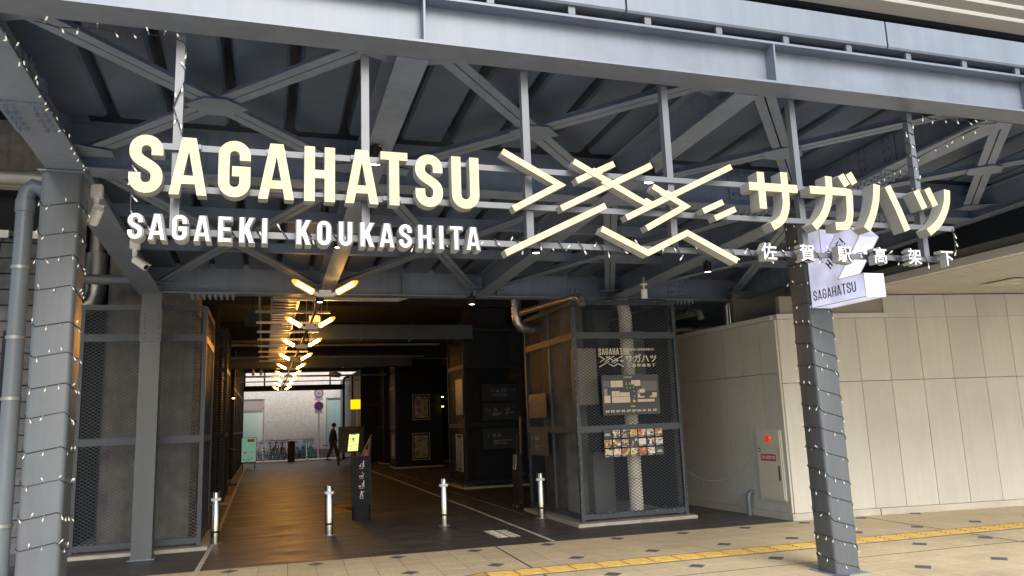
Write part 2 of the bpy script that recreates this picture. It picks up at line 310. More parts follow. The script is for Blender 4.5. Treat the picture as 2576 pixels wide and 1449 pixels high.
def glyph(ch, w, t):
    """strokes of a condensed capital on a box w x 1: list of lists of closed outlines (each list = one filled shape, even-odd)"""
    xl, xr, xm = t / 2, w - t / 2, w / 2; r = (xr - xl) / 2; top, bot = 1 - t / 2, t / 2
    if ch == 'S':
        p = [(xr, .655)] + arc(xm, top - r, r, r, 0, 180) + bez((xl, .70), (xl, .52), (xr, .50), (xr, .31), 14) + arc(xm, bot + r, r, r, 0, -180) + [(xl, .345)]
        return [thick(p, t)]
    if ch == 'G':
        p = [(xr, .655)] + arc(xm, top - r, r, r, 0, 180) + arc(xm, bot + r, r, r, 180, 360) + [(xr, .46), (xm - .04, .46)]
        return [thick(p, t)]
    if ch == 'A':
        t0 = t; t = t * .86; h = t0 * .62; s = (w / 2 - h) / 1.0; k = .19; k2 = k + t0 * .82
        ya = (w / 2 - t) / s
        outer = [(0, 0), (t, 0), (t + s * k, k), (w - t - s * k, k), (w - t, 0), (w, 0), (w / 2 + h, 1), (w / 2 - h, 1)]
        hole = [(t + s * k2, k2), (w - t - s * k2, k2), (w / 2, min(ya, .86))]
        return [[outer, hole]]
    if ch == 'H':
        a, b = .5 - t * .42, .5 + t * .42
        return [[[(0, 0), (t, 0), (t, a), (w - t, a), (w - t, 0), (w, 0), (w, 1), (w - t, 1), (w - t, b), (t, b), (t, 1), (0, 1)]]]
    if ch == 'T':
        b = 1 - t * .85
        return [[[(xm - t / 2, 0), (xm + t / 2, 0), (xm + t / 2, b), (w, b), (w, 1), (0, 1), (0, b), (xm - t / 2, b)]]]
    if ch == 'U': return [thick([(xl, 1)] + arc(xm, bot + r, r, r, 180, 360) + [(xr, 1)], t)]
    if ch == 'I': return [[[(xm - t / 2, 0), (xm + t / 2, 0), (xm + t / 2, 1), (xm - t / 2, 1)]]]
    if ch == 'E':
        h = t * .85
        return [[[(0, 0), (w, 0), (w, h), (t, h), (t, .5 - h / 2), (w * .9, .5 - h / 2), (w * .9, .5 + h / 2), (t, .5 + h / 2), (t, 1 - h), (w, 1 - h), (w, 1), (0, 1)]]]
    if ch == 'K':
        return [[[(0, 0), (t, 0), (t, .30), (t + .06, .40), (w - t * 1.05, 0), (w, 0), (w * .56 + .05, .58), (w, 1), (w - t * 1.05, 1), (t, .56), (t, 1), (0, 1)]]]
    if ch == 'O': return [thick(arc(xm, top - r, r, r, 0, 180) + arc(xm, bot + r, r, r, 180, 360), t, True)]
    if ch == 'R':
        return [[[(0, 0), (t, 0), (t, 1), (0, 1)]], thick([(t * .6, 1 - t / 2), (xm, 1 - t / 2)] + arc(xm, .73, w / 2 - t / 2, .27 - t / 2, 90, -90, 8) + [(t * .6, .46 + t / 2)], t), thick([(xm * .9, .5), (w - t / 2, 0)], t)]
    if ch == '!': return [[[(xm - t / 2, .28), (xm + t / 2, .28), (xm + t / 2, 1), (xm - t / 2, 1)]], [[(xm - t / 2, 0), (xm + t / 2, 0), (xm + t / 2, .15), (xm - t / 2, .15)]]]
    return []
def extr(shapes, depth, sx=1.0, sz=1.0, ox=0.0, oz=0.0):
    """filled 2-D shapes -> MB in local (x, y=-front..back, z); face material 0 = front, 1 = side/back"""
    mb = MB()
    for si, polys in enumerate(shapes):
        cu = bpy.data.curves.new('g', 'CURVE'); cu.dimensions = '2D'; cu.fill_mode = 'BOTH'; cu.extrude = 0.5
        for pl in polys:
            sp = cu.splines.new('POLY'); sp.points.add(len(pl) - 1)
            for i, (x, y) in enumerate(pl): sp.points[i].co = (x * sx + ox, y * sz + oz, 0, 1)
            sp.use_cyclic_u = True
        o = bpy.data.objects.new('g', cu); me = o.to_mesh()
        add_front(mb, me, depth, si * 0.0009)
        o.to_mesh_clear(); bpy.data.objects.remove(o); bpy.data.curves.remove(cu)
    return mb
def add_front(mb, me, depth, inset=0.0):
    off = len(mb.v)
    for v in me.vertices:
        front = v.co.z > 0
        mb.v.append((v.co.x, (-depth + inset) if front else 0.0, v.co.y))
    for p in me.polygons:
        mb.f.append(tuple(off + i for i in p.vertices)); mb.mi.append(0 if p.normal.z > 0.9 else 1)
def text_mb(body, size, depth, sx=1.0, offset=0.0, align='CENTER'):
    cu = bpy.data.curves.new('t', 'FONT'); cu.body = body; cu.size = size; cu.extrude = 0.5; cu.offset = offset; cu.align_x = align; cu.resolution_u = 2
    o = bpy.data.objects.new('t', cu); sc.collection.objects.link(o)
    me = o.to_mesh(); mb = MB(); add_front(mb, me, depth)
    o.to_mesh_clear(); bpy.data.objects.remove(o); bpy.data.curves.remove(cu)
    mb.v = [(x * sx, y, z) for x, y, z in mb.v]
    return mb
def xf(mb, fn): mb.v = [tuple(fn(*p)) for p in mb.v]; return mb
def rrect(w, d, r, n=4):
    o = []
    for cx, cy, a in ((w / 2 - r, d / 2 - r, 0), (-w / 2 + r, d / 2 - r, 90), (-w / 2 + r, -d / 2 + r, 180), (w / 2 - r, -d / 2 + r, 270)):
        o += [(cx + r * math.cos(R(a + 90 * k / n)), cy + r * math.sin(R(a + 90 * k / n))) for k in range(n + 1)]
    return o
def project(p):
    d = Vector(p) - Vector((0, 0, CAMH)); z = d.dot(FWD)
    return (1288 + 1930 * d.dot(RT) / z, 724.5 - 1930 * d.dot(UP) / z, z) if z > 0.05 else (1e9, 1e9, z)

# ================================================================== ground
g = MB().add([(-150, -150, 0), (150, -150, 0), (150, 150, 0), (-150, 150, 0)], [(0, 1, 2, 3)]).build('ground', ASPH); struct(g)

# paving in front: a grid turned a little against the tunnel axis
PA = -0.033; PU = Vector((math.cos(PA), math.sin(PA), 0)); PV = Vector((-math.sin(PA), math.cos(PA), 0)); P0 = Vector((-0.343, 9.535, 0))
def pav(u, v, z=0.0): q = P0 + PU * u + PV * v; return (q.x, q.y, z)
TW, TL = 0.3121, 0.3433
PAVE = brickmat('paving_far', (0.55, 0.455, 0.315), (0.60, 0.50, 0.345), (0.2, 0.17, 0.13), TW, TL, 0.006, 0.75, 0.0)
struct(MB().add([(-120, -120, .002), (120, -120, .002), (120, 1.5, .002), (-120, 1.5, .002)], [(0, 1, 2, 3)]).build('plaza_bounce_sheet', mat('plaza_bounce_grey', (.40, .425, .46), .8, var=.1, vscale=.6)))  # unseen ground, coloured grey-blue so its bounce cools the canopy undersides
pv = MB().add([(-60, -8.2, 0.003), (60, -8.2, 0.003), (60, 0.2, 0.003), (-60, 0.2, 0.003)], [(0, 1, 2, 3)]).build('pavement', PAVE, None, (P0.x, P0.y, 0), PA); struct(pv)
tile_m = MB().prism([(0.003, 0.003), (TW - 0.003, 0.003), (TW - 0.003, TL - 0.003), (0.003, TL - 0.003)], 0.0035, 0.009, 'XY')
tile_me = tile_m.build('paving_tile', TILE).data
edge_me = MB().prism([(0.003, 0.003), (TW - 0.003, 0.003), (TW - 0.003, 0.197), (0.003, 0.197)], 0.0035, 0.009, 'XY').build('paving_tile', TILE).data
for o in [x for x in sc.objects if x.name.startswith('paving_tile')]: bpy.data.objects.remove(o)
TAC0, TAC1 = -1.76, -1.39         # band of the tactile strip (v range)
cand = []
for j in range(0, 13):
    for i in range(-5, 40):
        u, v = i * TW, (-j * TL if j else 0.0)
        vv = v if j == 0 else v
        c = pav(u + TW / 2, (0.1 if j == 0 else -j * TL + TL / 2)); x, y, z = project(c)
        if -60 < x < 2636 and y < 1500 and z > 0:
            vc = 0.1 if j == 0 else -j * TL + TL / 2
            if c[0] > 7.3 and c[1] > 9.6 - 0.135 * (c[0] - 7.2): continue
            cand.append((z, u, (0.0 if j == 0 else -j * TL), j))
cand.sort()
nt_ = 0
for z, u, v, j in cand:
    if u > 2.2 and (TAC0 - 0.02 < v + TL / 2 < TAC1 + 0.02): pass
    if nt_ >= 300: break
    o = link('paving_tile', edge_me if j == 0 else tile_me, pv); o.location = (u, v, 0); nt_ += 1
rest = cand[300:]
if rest:
    mbr = MB()
    for z, u, v, j in rest: mbr.prism([(u + .003, v + .003), (u + TW - .003, v + .003), (u + TW - .003, v + (0.197 if j == 0 else TL - .003)), (u + .003, v + (0.197 if j == 0 else TL - .003))], 0.0035, 0.009, 'XY')
    stuff(mbr.build('paving_tiles', TILE, pv))
ins_me = MB().prism([(0.098, 0), (0, 0.098), (-0.098, 0), (0, -0.098)], 0.004, 0.0135, 'XY').build('inset_tile', INSET)
ime = ins_me.data; bpy.data.objects.remove(ins_me)
for j in range(4):
    for k in range(-1, 13):
        u, v = k * 0.9363, -j * 1.03
        x, y, z = project(pav(u, v))
        c = pav(u, v)
        if c[0] > 7.3 and c[1] > 9.5 - 0.135 * (c[0] - 7.2): continue
        if -80 < x < 2660 and y < 1500: o = link('inset_tile', ime, pv); o.location = (u, v, 0)
# dark expansion joints
ej = MB(); ej.box(3.118 - .008, 3.118 + .008, -3.6, 0.195, 0.0035, 0.0125); ej.build('expansion_joint', mat('joint_black', (0.03, 0.02, 0.03), 0.7), pv)
ej = MB(); ej.box(8.52 - .005, 8.52 + .005, -3.6, 0.1, 0.0035, 0.0125); ej.box(3.2, 13, -2.42 - .006, -2.42 + .006, 0.0035, 0.0122); ej.build('expansion_joint', mat('joint_brown', (0.10, 0.08, 0.065), 0.7), pv)
# tactile strip
ts = link('tactile_paving', None, None, (P0.x, P0.y, 0), PA); struct(ts)
tb = MB(); tb.box(2.55, 13.2, -1.765, -1.385, 0.004, 0.0145); tb.build('border_strip', BORD, ts)
tbm = MB(); tbm.box(0.002, 0.298, 0.002, 0.298, 0.010, 0.019)
for k in range(4): 
    y = 0.045 + k * 0.07
    tbm.prism([(y - .02, .019), (y + .02, .019), (y + .013, .025), (y - .013, .025)], 0.012, 0.288, 'YZ')
tob = tbm.build('tactile_block', YEL, ts); tme = tob.data; bpy.data.objects.remove(tob)
for k in range(35):
    o = link('tactile_block', tme, ts); o.location = (2.585 + 0.3003 * k, -1.726, 0)
# angled start of the strip
MB().prism([(2.55, -1.765), (2.55, -1.385), (2.05, -1.62), (1.75, -2.0)], 0.004, 0.0145, 'XY').build('border_strip', BORD, ts)
MB().prism([(2.575, -1.73), (2.575, -1.43), (2.15, -1.63), (1.95, -1.9)], 0.012, 0.021, 'XY').build('tactile_block', YEL, ts)

# painted lines and lettering on the asphalt
def line(name, pts, wd, z, m): return MB().prism(thick(pts, wd)[0], z - 0.004, z, 'XY').build(name, m)
struct(line('painted_line', [(-0.70, 9.78), (-0.66, 11.9), (-0.66, 13.4), (-0.70, 22), (-0.72, 36)], 0.055, 0.008, PAINTW))
struct(line('painted_line', [(3.57, 9.66), (3.60, 14), (3.60, 22), (3.56, 36)], 0.045, 0.008, PAINTW))
struct(line('painted_line', [(4.15, 12.6), (4.10, 17), (4.15, 24), (4.2, 33)], 0.025, 0.008, mat('old_paint', (0.22, 0.2, 0.17), 0.9, var=.3, vscale=10)))
t = text_mb('NO PARKING', 0.19, 0.004, 0.62, 0.006, 'LEFT'); xf(t, lambda x, y, z: (z, -x, -y))   # tops to +X, reads towards the camera
o = t.build('ground_lettering', PAINTW, None, (3.20, 10.99, 0.005)); struct(o)
mb = MB(); random.seed(3); yy = 0.0
for k in range(11):
    wd = random.uniform(.04, .055)
    mb.box(0, .15, -yy - .012, -yy, 0, .004); mb.box(random.uniform(.02, .09), .15 - .0, -yy - wd, -yy - wd + .012, 0, .0036)
    mb.box(.04 + .08 * (k % 2), .055 + .08 * (k % 2), -yy - wd + .012, -yy - .012, 0, .0034); yy += wd + .018
o = mb.build('ground_lettering', PAINTW, None, (3.02, 11.02, 0.005)); struct(o)

# street, kerb and footway at the far end of the passage
FAR = 38.6
rd = MB().box(-60, 60, 40.2, 44.0, 0.0, 0.006).build('road', mat('street_asphalt', (0.12, 0.118, 0.115), 0.85, var=.15, vscale=2)); struct(rd)
kb = MB().box(-30, 30, FAR, 40.2, 0.0, 0.05).build('kerb', mat('far_footway', (0.72, 0.70, 0.65), 0.85, var=.1)); struct(kb)

# ================================================================== steel canopy
cano = thing('steel_canopy', 'grey painted steel canopy of beams and cross bracing over the passage entrance', 'canopy')
def zb(y): return 3.58 - 0.039 * (y - 6.4)
def isec(bw, d, tf, tw):
    # (u, z) outline of an I-section standing on z = 0
    return [(-bw / 2, 0), (bw / 2, 0), (bw / 2, tf), (tw / 2, tf), (tw / 2, d - tf), (bw / 2, d - tf), (bw / 2, d), (-bw / 2, d), (-bw / 2, d - tf), (-tw / 2, d - tf), (-tw / 2, tf), (-bw / 2, tf)]
def ibeamY(name, X, y0, y1, bw, d, tf, tw, m, z0=None, z1=None):
    z0 = zb(y0) if z0 is None else z0; z1 = zb(y1) if z1 is None else z1
    pr = isec(bw, d, tf, tw)
    return MB().loft([[(X + u, y0, z0 + z) for u, z in pr], [(X + u, y1, z1 + z) for u, z in pr]]).build(name, m, cano)
def ibeamX(name, x0, x1, Yc, zbot, bw, d, tf, tw, m):
    pr = isec(bw, d, tf, tw)
    return MB().loft([[(x0, Yc + u, zbot + z) for u, z in pr], [(x1, Yc + u, zbot + z) for u, z in pr]]).build(name, m, cano)
# front edge beam with stiffeners, slot brackets and fascia
fb = ibeamX('front_beam', -6.0, 10.5, 4.055, 3.672, 0.20, 0.292, 0.016, 0.012, FRONTP)
for x in (-1.48, 0.826, 3.17, 5.45, 7.7): MB().box(x - .006, x + .006, 3.958, 4.047, 3.69, 3.947).build('stiffener', FRONTP, fb)
for i, (a, b) in enumerate(((-6.0, -2.0), (-1.985, 0.1), (0.115, 2.08), (2.095, 4.09), (4.105, 6.1), (6.115, 10.5))):
    MB().prism([(3.93, 4.03), (3.93, 4.215), (3.985, 4.215), (3.985, 4.205), (3.95, 4.205), (3.95, 4.04), (4.03, 4.04), (4.03, 4.028), (3.94, 4.018)], a, b, 'YZ').build('fascia_panel', FASC, cano)
for k in range(-8, 18): 
    x = 1.219 + 0.513 * k
    MB().box(x - .022, x + .022, 3.955, 3.975, 3.966, 4.036).build('bracket', TUBE, cano)
MB().box(-6, 10.5, 4.13, 4.15, 3.98, 4.22).build('back_plate', BLACK, cano)
# girders, secondary beams
XL, XS1, XS2, XR, XE = -1.48, 0.795, 3.075, 5.32, 7.6
for X in (XL, XR):
    gi = ibeamY('girder', X, 4.16, 11.18, 0.28, 0.42, 0.018, 0.012, STEEL)
    # bolted splice near the column
    mb = MB()
    for dx in (-.105, -.06, .06, .105):
        for k in range(5):
            y = 5.25 + k * .085; mb.cyl((X + dx, y, zb(y) - .045), (X + dx, y, zb(y) - .012), .014, 6)
    sp = MB(); 
    ys = (5.2, 5.65); sp.loft([[(X - .14, ys[0], zb(ys[0]) - .014), (X + .14, ys[0], zb(ys[0]) - .014), (X + .14, ys[0], zb(ys[0]) - .001), (X - .14, ys[0], zb(ys[0]) - .001)], [(X - .14, ys[1], zb(ys[1]) - .014), (X + .14, ys[1], zb(ys[1]) - .014), (X + .14, ys[1], zb(ys[1]) - .001), (X - .14, ys[1], zb(ys[1]) - .001)]])
    so_ = sp.build('splice_plate', STEEL, gi); stuff(mb.build('bolts', STEEL, so_))
    # web splice with bolts on both faces
    for s in (-1, 1):
        wp = MB(); wp.box(X + s * .008, X + s * .02, 5.15, 5.7, zb(5.4) + .07, zb(5.4) + .36); wo = wp.build('splice_plate', STEEL, gi)
        b2 = MB()
        for r_ in range(3):
            for k in range(4):
                y = 5.22 + k * .06 + (.18 if k > 1 else 0); z = zb(5.4) + .12 + r_ * .09
                b2.cyl((X + s * .02, y, z), (X + s * .04, y, z), .016, 6)
        stuff(b2.build('bolts', STEEL, wo))
for X in (XS1, XS2, XE): ibeamY('secondary_beam', X, 4.16, 10.9, 0.19, 0.30, 0.012, 0.009, STEEL)
# beam on the column line and beam at the inner end
mbm = ibeamX('column_line_beam', -1.62, 10.5, 6.47, 3.585, 0.20, 0.45, 0.016, 0.012, STEEL)
inb = ibeamX('inner_beam', -1.62, 10.5, 11.1, 3.405, 0.22, 0.47, 0.018, 0.012, STEEL)
def splice(parent, x0, x1, Yf, zlo):
    p = MB(); p.box(x0, x1, Yf - .022, Yf - .008, zlo + .09, zlo + .38); po = p.build('splice_plate', STEEL, parent); b = MB()
    for gx in (0, 1):
        for cx in (0, 1):
            for r_ in range(3):
                x = x0 + (x1 - x0) * (.14 + .2 * cx + .52 * gx); z = zlo + .14 + r_ * .095
                b.cyl((x, Yf - .022, z), (x, Yf - .045, z), .017, 6)
    stuff(b.build('bolts', STEEL, po))
    p = MB(); p.box(x0 - .12, x1 + .12, Yf - .1, Yf + .1, zlo - .014, zlo - .001); po = p.build('splice_plate', STEEL, parent); b = MB()
    for k in range(8):
        x = x0 - .08 + k * (x1 - x0 + .16) / 7
        for dy in (-.07, .07): b.cyl((x, Yf + dy, zlo - .014), (x, Yf + dy, zlo - .06), .018, 6)
    stuff(b.build('bolts', STEEL, po))
for a, b in ((-.88, -.52), (4.53, 4.86), (6.3, 6.63)): splice(inb, a, b, 11.1, 3.405)
for a, b in ((-.85, -.49), (4.45, 4.8), (6.2, 6.55)): splice(mbm, a, b, 6.47, 3.585)
for x in (1.9, 3.35, 7.9): MB().box(x - .006, x + .006, 11.0, 11.09, 3.43, 3.85).build('stiffener', STEEL, inb)
# horizontal cross bracing: pairs of angles
def brace(p, q, split=None):
    p, q = Vector(p), Vector(q); d = (q - p).normalized(); n = d.cross(Vector((0, 0, 1))).normalized(); mb = MB()
    for s in (-1, 1):
        a = n * s * .0395; mb.bar(p + a, q + a, .067, .007)
        c = n * s * .0095; mb.bar(p + c + Vector((0, 0, .034)), q + c + Vector((0, 0, .034)), .007, .061)
    return mb.build('brace', STEEL, cano)
BAYS = ((XL, XS1), (XS1, XS2), (XS2, XR), (XR, XE))
def gusset(cx, cy, z, a, b):
    MB().prism([(cx - a, cy), (cx - a * .35, cy - b), (cx + a * .35, cy - b), (cx + a, cy), (cx + a * .35, cy + b), (cx - a * .35, cy + b)], z - .012, z - .004, 'XY').build('gusset_plate', STEEL, cano)
for (xa, xb) in BAYS:
    for (ya, yb) in ((4.17, 6.36), (6.6, 10.98)):
        dz = .11
        za, zz = zb(ya) + dz, zb(yb) + dz; xm, ym = (xa + xb) / 2, (ya + yb) / 2; zm = (za + zz) / 2
        brace((xa + .12, ya, za), (xb - .12, yb, zz))
        brace((xb - .12, ya, za + .008), (xm + .05 * (1 if xb > xm else -1), ym - .05, zm + .008)); brace((xm - .05, ym + .05, zm + .008), (xa + .12, yb, zz + .008))
        gusset(xm, ym, zm - .004, .20, .14)
        for (x, y, sx, sy) in ((xa, ya, 1, 1), (xb, ya, -1, 1), (xa, yb, 1, -1), (xb, yb, -1, -1)):
            z = zb(y) + dz
            MB().prism([(x + sx * .01, y), (x + sx * .34, y + sy * .02), (x + sx * .34, y + sy * .16), (x + sx * .01, y + sy * .3)], z - .014, z - .006, 'XY').build('gusset_plate', STEEL, cano)
# roof deck: wide pans with deep dark grooves between them
random.seed(5)
for bay, (ya, yb) in enumerate(((4.17, 6.12), (6.62, 10.9))):
    for k in range(23):
        x = -1.33 + 0.425 * k
        if any(abs(x - q) < 0.1 for q in ()): continue
        z0, z1 = zb(ya) + .312, zb(yb) + .312
        pr = [(-.155, 0), (.155, 0), (.175, .02), (.195, .12), (-.195, .12), (-.175, .02)]
        pe = [(-.12, .02), (.12, .02), (.14, .035), (.17, .12), (-.17, .12), (-.14, .035)]
        MB().loft([[(x + u, ya, z0 + z) for u, z in pr], [(x + u, yb - .06, z1 + z) for u, z in pr], [(x + u, yb, z1 + z) for u, z in pe]]).build('deck_panel', DECK, cano)
MB().loft([[(-1.62, 4.15, zb(4.15) + .44), (11, 4.15, zb(4.15) + .44), (11, 4.15, zb(4.15) + .5), (-1.62, 4.15, zb(4.15) + .5)], [(-1.62, 11.45, zb(11.45) + .44), (11, 11.45, zb(11.45) + .44), (11, 11.45, zb(11.45) + .5), (-1.62, 11.45, zb(11.45) + .5)]]).build('roof_sheet', mat('roof_bounce_pale', (.5, .5, .5), .5), cano)  # unseen top made pale so sunlight bounces up to the soffit
MB().loft([[(-1.6, 4.16, zb(4.16) + .433), (11, 4.16, zb(4.16) + .433), (11, 4.16, zb(4.16) + .438), (-1.6, 4.16, zb(4.16) + .438)], [(-1.6, 11.44, zb(11.44) + .433), (11, 11.44, zb(11.44) + .433), (11, 11.44, zb(11.44) + .438), (-1.6, 11.44, zb(11.44) + .438)]]).build('groove_dark_sheet', mat('groove_dark', (.02, .025, .032), .6), cano)  # dark sheet added under the roof to keep the deck grooves dark
# purlins under the deck, seen behind the column line
for y in (6.9, 8.2, 9.5): MB().box(-1.6, 9, y - .04, y + .04, zb(y) + .2, zb(y) + .312).build('purlin', STEEL, cano)
# columns
CL = (-1.51, 6.55); CR = (5.30, 6.45)
for (cx, cy) in (CL, CR):
    top = zb(cy) - .012
    rr = rrect(.28, .28, .032)
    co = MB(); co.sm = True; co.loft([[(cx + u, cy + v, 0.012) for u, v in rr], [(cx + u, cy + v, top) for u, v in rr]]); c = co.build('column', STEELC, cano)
    MB().box(cx - .16, cx + .16, cy - .16, cy + .16, top, top + .011).build('cap_plate', STEEL, c)
    MB().box(cx - .2, cx + .2, cy - .2, cy + .2, 0.001, .012).build('base_plate', STEEL, c)
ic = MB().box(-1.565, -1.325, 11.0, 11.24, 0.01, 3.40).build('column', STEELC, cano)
MB().box(-1.6, -1.29, 10.97, 11.27, 0.0, .012).build('base_plate', STEEL, ic)
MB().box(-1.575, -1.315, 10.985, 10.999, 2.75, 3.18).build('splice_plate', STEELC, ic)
b = MB()
for dx in (-.085, .085):
    for z in (2.81, 2.88, 2.95, 3.01, 3.08, 3.14): b.cyl((-1.445 + dx, 10.985, z - .02), (-1.445 + dx, 10.96, z - .02), .017, 6)
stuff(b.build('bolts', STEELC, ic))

# ================================================================== big illuminated sign
sign = thing('illuminated_sign', 'long illuminated entrance sign of warm letters and a line emblem on a grey tube frame', 'sign', (0, 4.2, 0))
for x in (-.46, .518, 1.485, 2.45, 3.44, 4.465): MB().box(x - .022, x + .022, -.026, .022, 2.59, 3.672).build('post', TUBE, sign)
for x0, x1, z in ((-.60, 4.69, 3.028), (-.60, 4.72, 2.802), (-.62, 4.56, 2.572)): MB().box(x0, x1, -.047, -.0265, z - .017, z + .017).build('rail', TUBE, sign)
def letter(ch, x0, x1, z0, z1, tt, name='letter'):
    h = z1 - z0; w_ = (x1 - x0) / h
    mb = extr(glyph(ch, w_, tt), .075, h, h, x0, z0); o = mb.build(name, [WARM, LSIDE], sign, (0, -.073, 0))
    for z in (3.028, 2.802): MB().box((x0 + x1) / 2 - .05, (x0 + x1) / 2 + .05, .0005, .0255, z - .012, z + .012).build('mount', STEEL, o)
    return o
for ch, x0, x1 in (('S', -.664, -.509), ('A', -.478, -.300), ('G', -.247, -.090), ('A', -.050, .129), ('H', .181, .340), ('A', .394, .572), ('T', .585, .733), ('S', .777, .931), ('U', .983, 1.143)):
    letter(ch, x0, x1, 2.742, 3.046, .178)
def small(ch, x0, x1, z0, z1):
    h = z1 - z0; w_ = (x1 - x0) / h
    c = extr(glyph(ch, w_ + .07, .225), .085, h * 1.06, h * 1.06, x0 - .035 * h, z0 - .03 * h).build('letter', [LCASE, LSIDE], sign, (0, -.048, 0))
    extr(glyph(ch, w_, .142), .006, h, h, x0, z0).build('lit_face', [WHITEL, LCASE], c, (0, -.0852, 0))
for ch, x0, x1 in (('S', -.656, -.592), ('A', -.562, -.490), ('G', -.455, -.388), ('A', -.352, -.280), ('E', -.238, -.180), ('K', -.136, -.07), ('I', -.031, 0.0), ('K', .146, .212), ('O', .252, .317), ('U', .364, .428), ('K', .477, .545), ('A', .580, .653), ('S', .686, .750), ('H', .792, .859), ('I', .903, .934), ('T', .970, 1.037), ('A', 1.065, 1.138)):
    small(ch, x0, x1, 2.508, 2.638)
# katakana strokes
def sm(p, n=5):
    # Catmull-Rom through the points
    o = []
    for i in range(len(p) - 1):
        a, b, c, d = p[max(i - 1, 0)], p[i], p[i + 1], p[min(i + 2, len(p) - 1)]
        for k in range(n):
            t = k / n
            o.append(tuple(.5 * ((2 * b[q]) + (-a[q] + c[q]) * t + (2 * a[q] - 5 * b[q] + 4 * c[q] - d[q]) * t * t + (-a[q] + 3 * b[q] - 3 * c[q] + d[q]) * t ** 3) for q in (0, 1)))
    return o + [p[-1]]
KT = .054
kana = {
 'sa': [[(2.946, 2.988), (3.316, 2.988)], [(3.040, 3.088), (3.040, 2.842)], sm([(3.221, 3.097), (3.221, 2.966), (3.217, 2.874), (3.191, 2.802), (3.150, 2.757), (3.095, 2.727)])],
 'ga': [[(3.415, 2.990), (3.70, 2.990), (3.728, 2.985), (3.731, 2.955), (3.722, 2.848), (3.705, 2.785), (3.68, 2.757), (3.645, 2.75), (3.592, 2.75)], sm([(3.575, 3.092), (3.570, 2.993), (3.552, 2.912), (3.512, 2.831), (3.463, 2.774), (3.420, 2.735)]), [(3.680, 3.108), (3.724, 3.036)], [(3.748, 3.124), (3.790, 3.054)]],
 'ha': [sm([(3.972, 3.058), (3.953, 2.956), (3.917, 2.858), (3.880, 2.790), (3.845, 2.738)]), [(4.066, 3.052), (4.134, 2.896), (4.190, 2.742)]],
 'tsu': [[(4.310, 3.035), (4.366, 2.908)], [(4.412, 3.056), (4.466, 2.932)], sm([(4.592, 3.056), (4.576, 2.966), (4.533, 2.880), (4.468, 2.801), (4.378, 2.738)])],
}
for k, strokes in kana.items(): extr([thick(s_, KT) for s_ in strokes], .10).build('letter', [WARM, LSIDE], sign, (0, -.048, 0))
# line emblem
EMB = [[(1.290, 3.100), (1.640, 2.918), (1.345, 2.757)], [(1.735, 3.07), (2.195, 2.832)], [(1.999, 3.072), (1.747, 2.949)], [(2.252, 3.079), (1.639, 2.774)], [(2.825, 3.109), (2.058, 2.736)], [(2.252, 2.944), (2.468, 2.828), (2.189, 2.676)], [(1.924, 2.803), (1.286, 2.493)], [(1.888, 2.660), (2.185, 2.522), (2.466, 2.657), (2.808, 2.490)], [(2.738, 2.868), (2.589, 2.802)], [(2.824, 2.826), (2.670, 2.759)]]
for i, s_ in enumerate(EMB): extr([thick(s_, .037)], .07 + .0011 * i).build('emblem_bar', [WARM, LSIDE], sign, (0, -.075, 0))
for cx, cz in ((1.862, 3.004), (1.953, 2.944), (2.198, 2.834), (2.345, 2.892)):      # rounded webs where emblem bars cross
    extr([[[(cx - .055, cz), (cx, cz - .03), (cx + .055, cz), (cx, cz + .03)]]], .0825).build('emblem_bar', [WARM, LSIDE], sign, (0, -.075, 0))
for ch, x0, x1 in (('佐', 2.999, 3.106), ('賀', 3.294, 3.398), ('駅', 3.587, 3.695), ('高', 3.881, 3.987), ('架', 4.172, 4.282), ('下', 4.458, 4.569)):
    cs = text_mb(ch, .118, .05, 1.0, .005); c = cs.build('letter', [LCASE, LSIDE], sign, ((x0 + x1) / 2, -.09, 2.516)); MB().box(-.03, .03, .0005, .0425, .045, .07).build('mount', STEEL, c)
    text_mb(ch, .118, .006, 1.0, .001).build('lit_face', [WHITEL, LCASE], c, (0, -.0502, 0))

# ================================================================== projecting light box on the right column
lb = thing('light_box_sign', 'white glowing projecting light box reading HERE and SAGAHATSU on right column', 'sign', (5.165, 6.27, 2.54))
prof = [(6.268, 2.544), (5.542, 2.544), (5.542, 2.758), (5.876, 2.758), (5.545, 3.103), (5.655, 3.215), (5.815, 3.226), (6.063, 2.955), (6.06, 3.295), (6.268, 3.295)]
prof = [(y - 6.27, z - 2.54) for y, z in prof]
extr([[[(-y, z) for y, z in prof]]], .215)
bx = MB(); n_ = len(prof)
cu = extr([[[(y, z) for y, z in prof]]], .215)      # local x=y-axis profile
xf(cu, lambda x, y, z: (y + .215, x, z))
cu.mi = [0] * len(cu.f)
for i, f in enumerate(cu.f):
    ys = [cu.v[k][1] for k in f]
    if max(ys) - min(ys) < 1e-4 and ys[0] < -.7: cu.mi[i] = 1
cu.build('light_box', [BOXL, BOXE], lb)
t_ = MB(); xx = 0.0
def word(parent, s_, h, wd, gap, tt, origin, du, dv, m, dep=.004, name='lettering'):
    """lettering in the plane spanned by du (reading) and dv (up)"""
    du, dv, og = Vector(du), Vector(dv), Vector(origin); nn = du.cross(dv).normalized(); x = 0; mb = MB()
    for ch in s_:
        if ch == ' ': x += wd; continue
        wl = {'I': .35, '!': .35, 'A': 1.1}.get(ch, 1.0) * wd
        gmb = extr(glyph(ch, wl, tt), dep, h, h, x * h, 0)
        for k, f in zip(gmb.mi, gmb.f): pass
        off = len(mb.v)
        mb.v += [tuple(og + du * p[0] + dv * p[2] - nn * p[1]) for p in gmb.v]; mb.f += [tuple(off + i for i in f) for f in gmb.f]; mb.mi += [0] * len(gmb.f)
        x += wl + gap
    return mb.build(name, m, parent)
word(lb, 'SAGAHATSU', .098, .50, .155, .10, (-.0005, -.035, .068), (0, -1, 0), (0, 0, 1), INK)
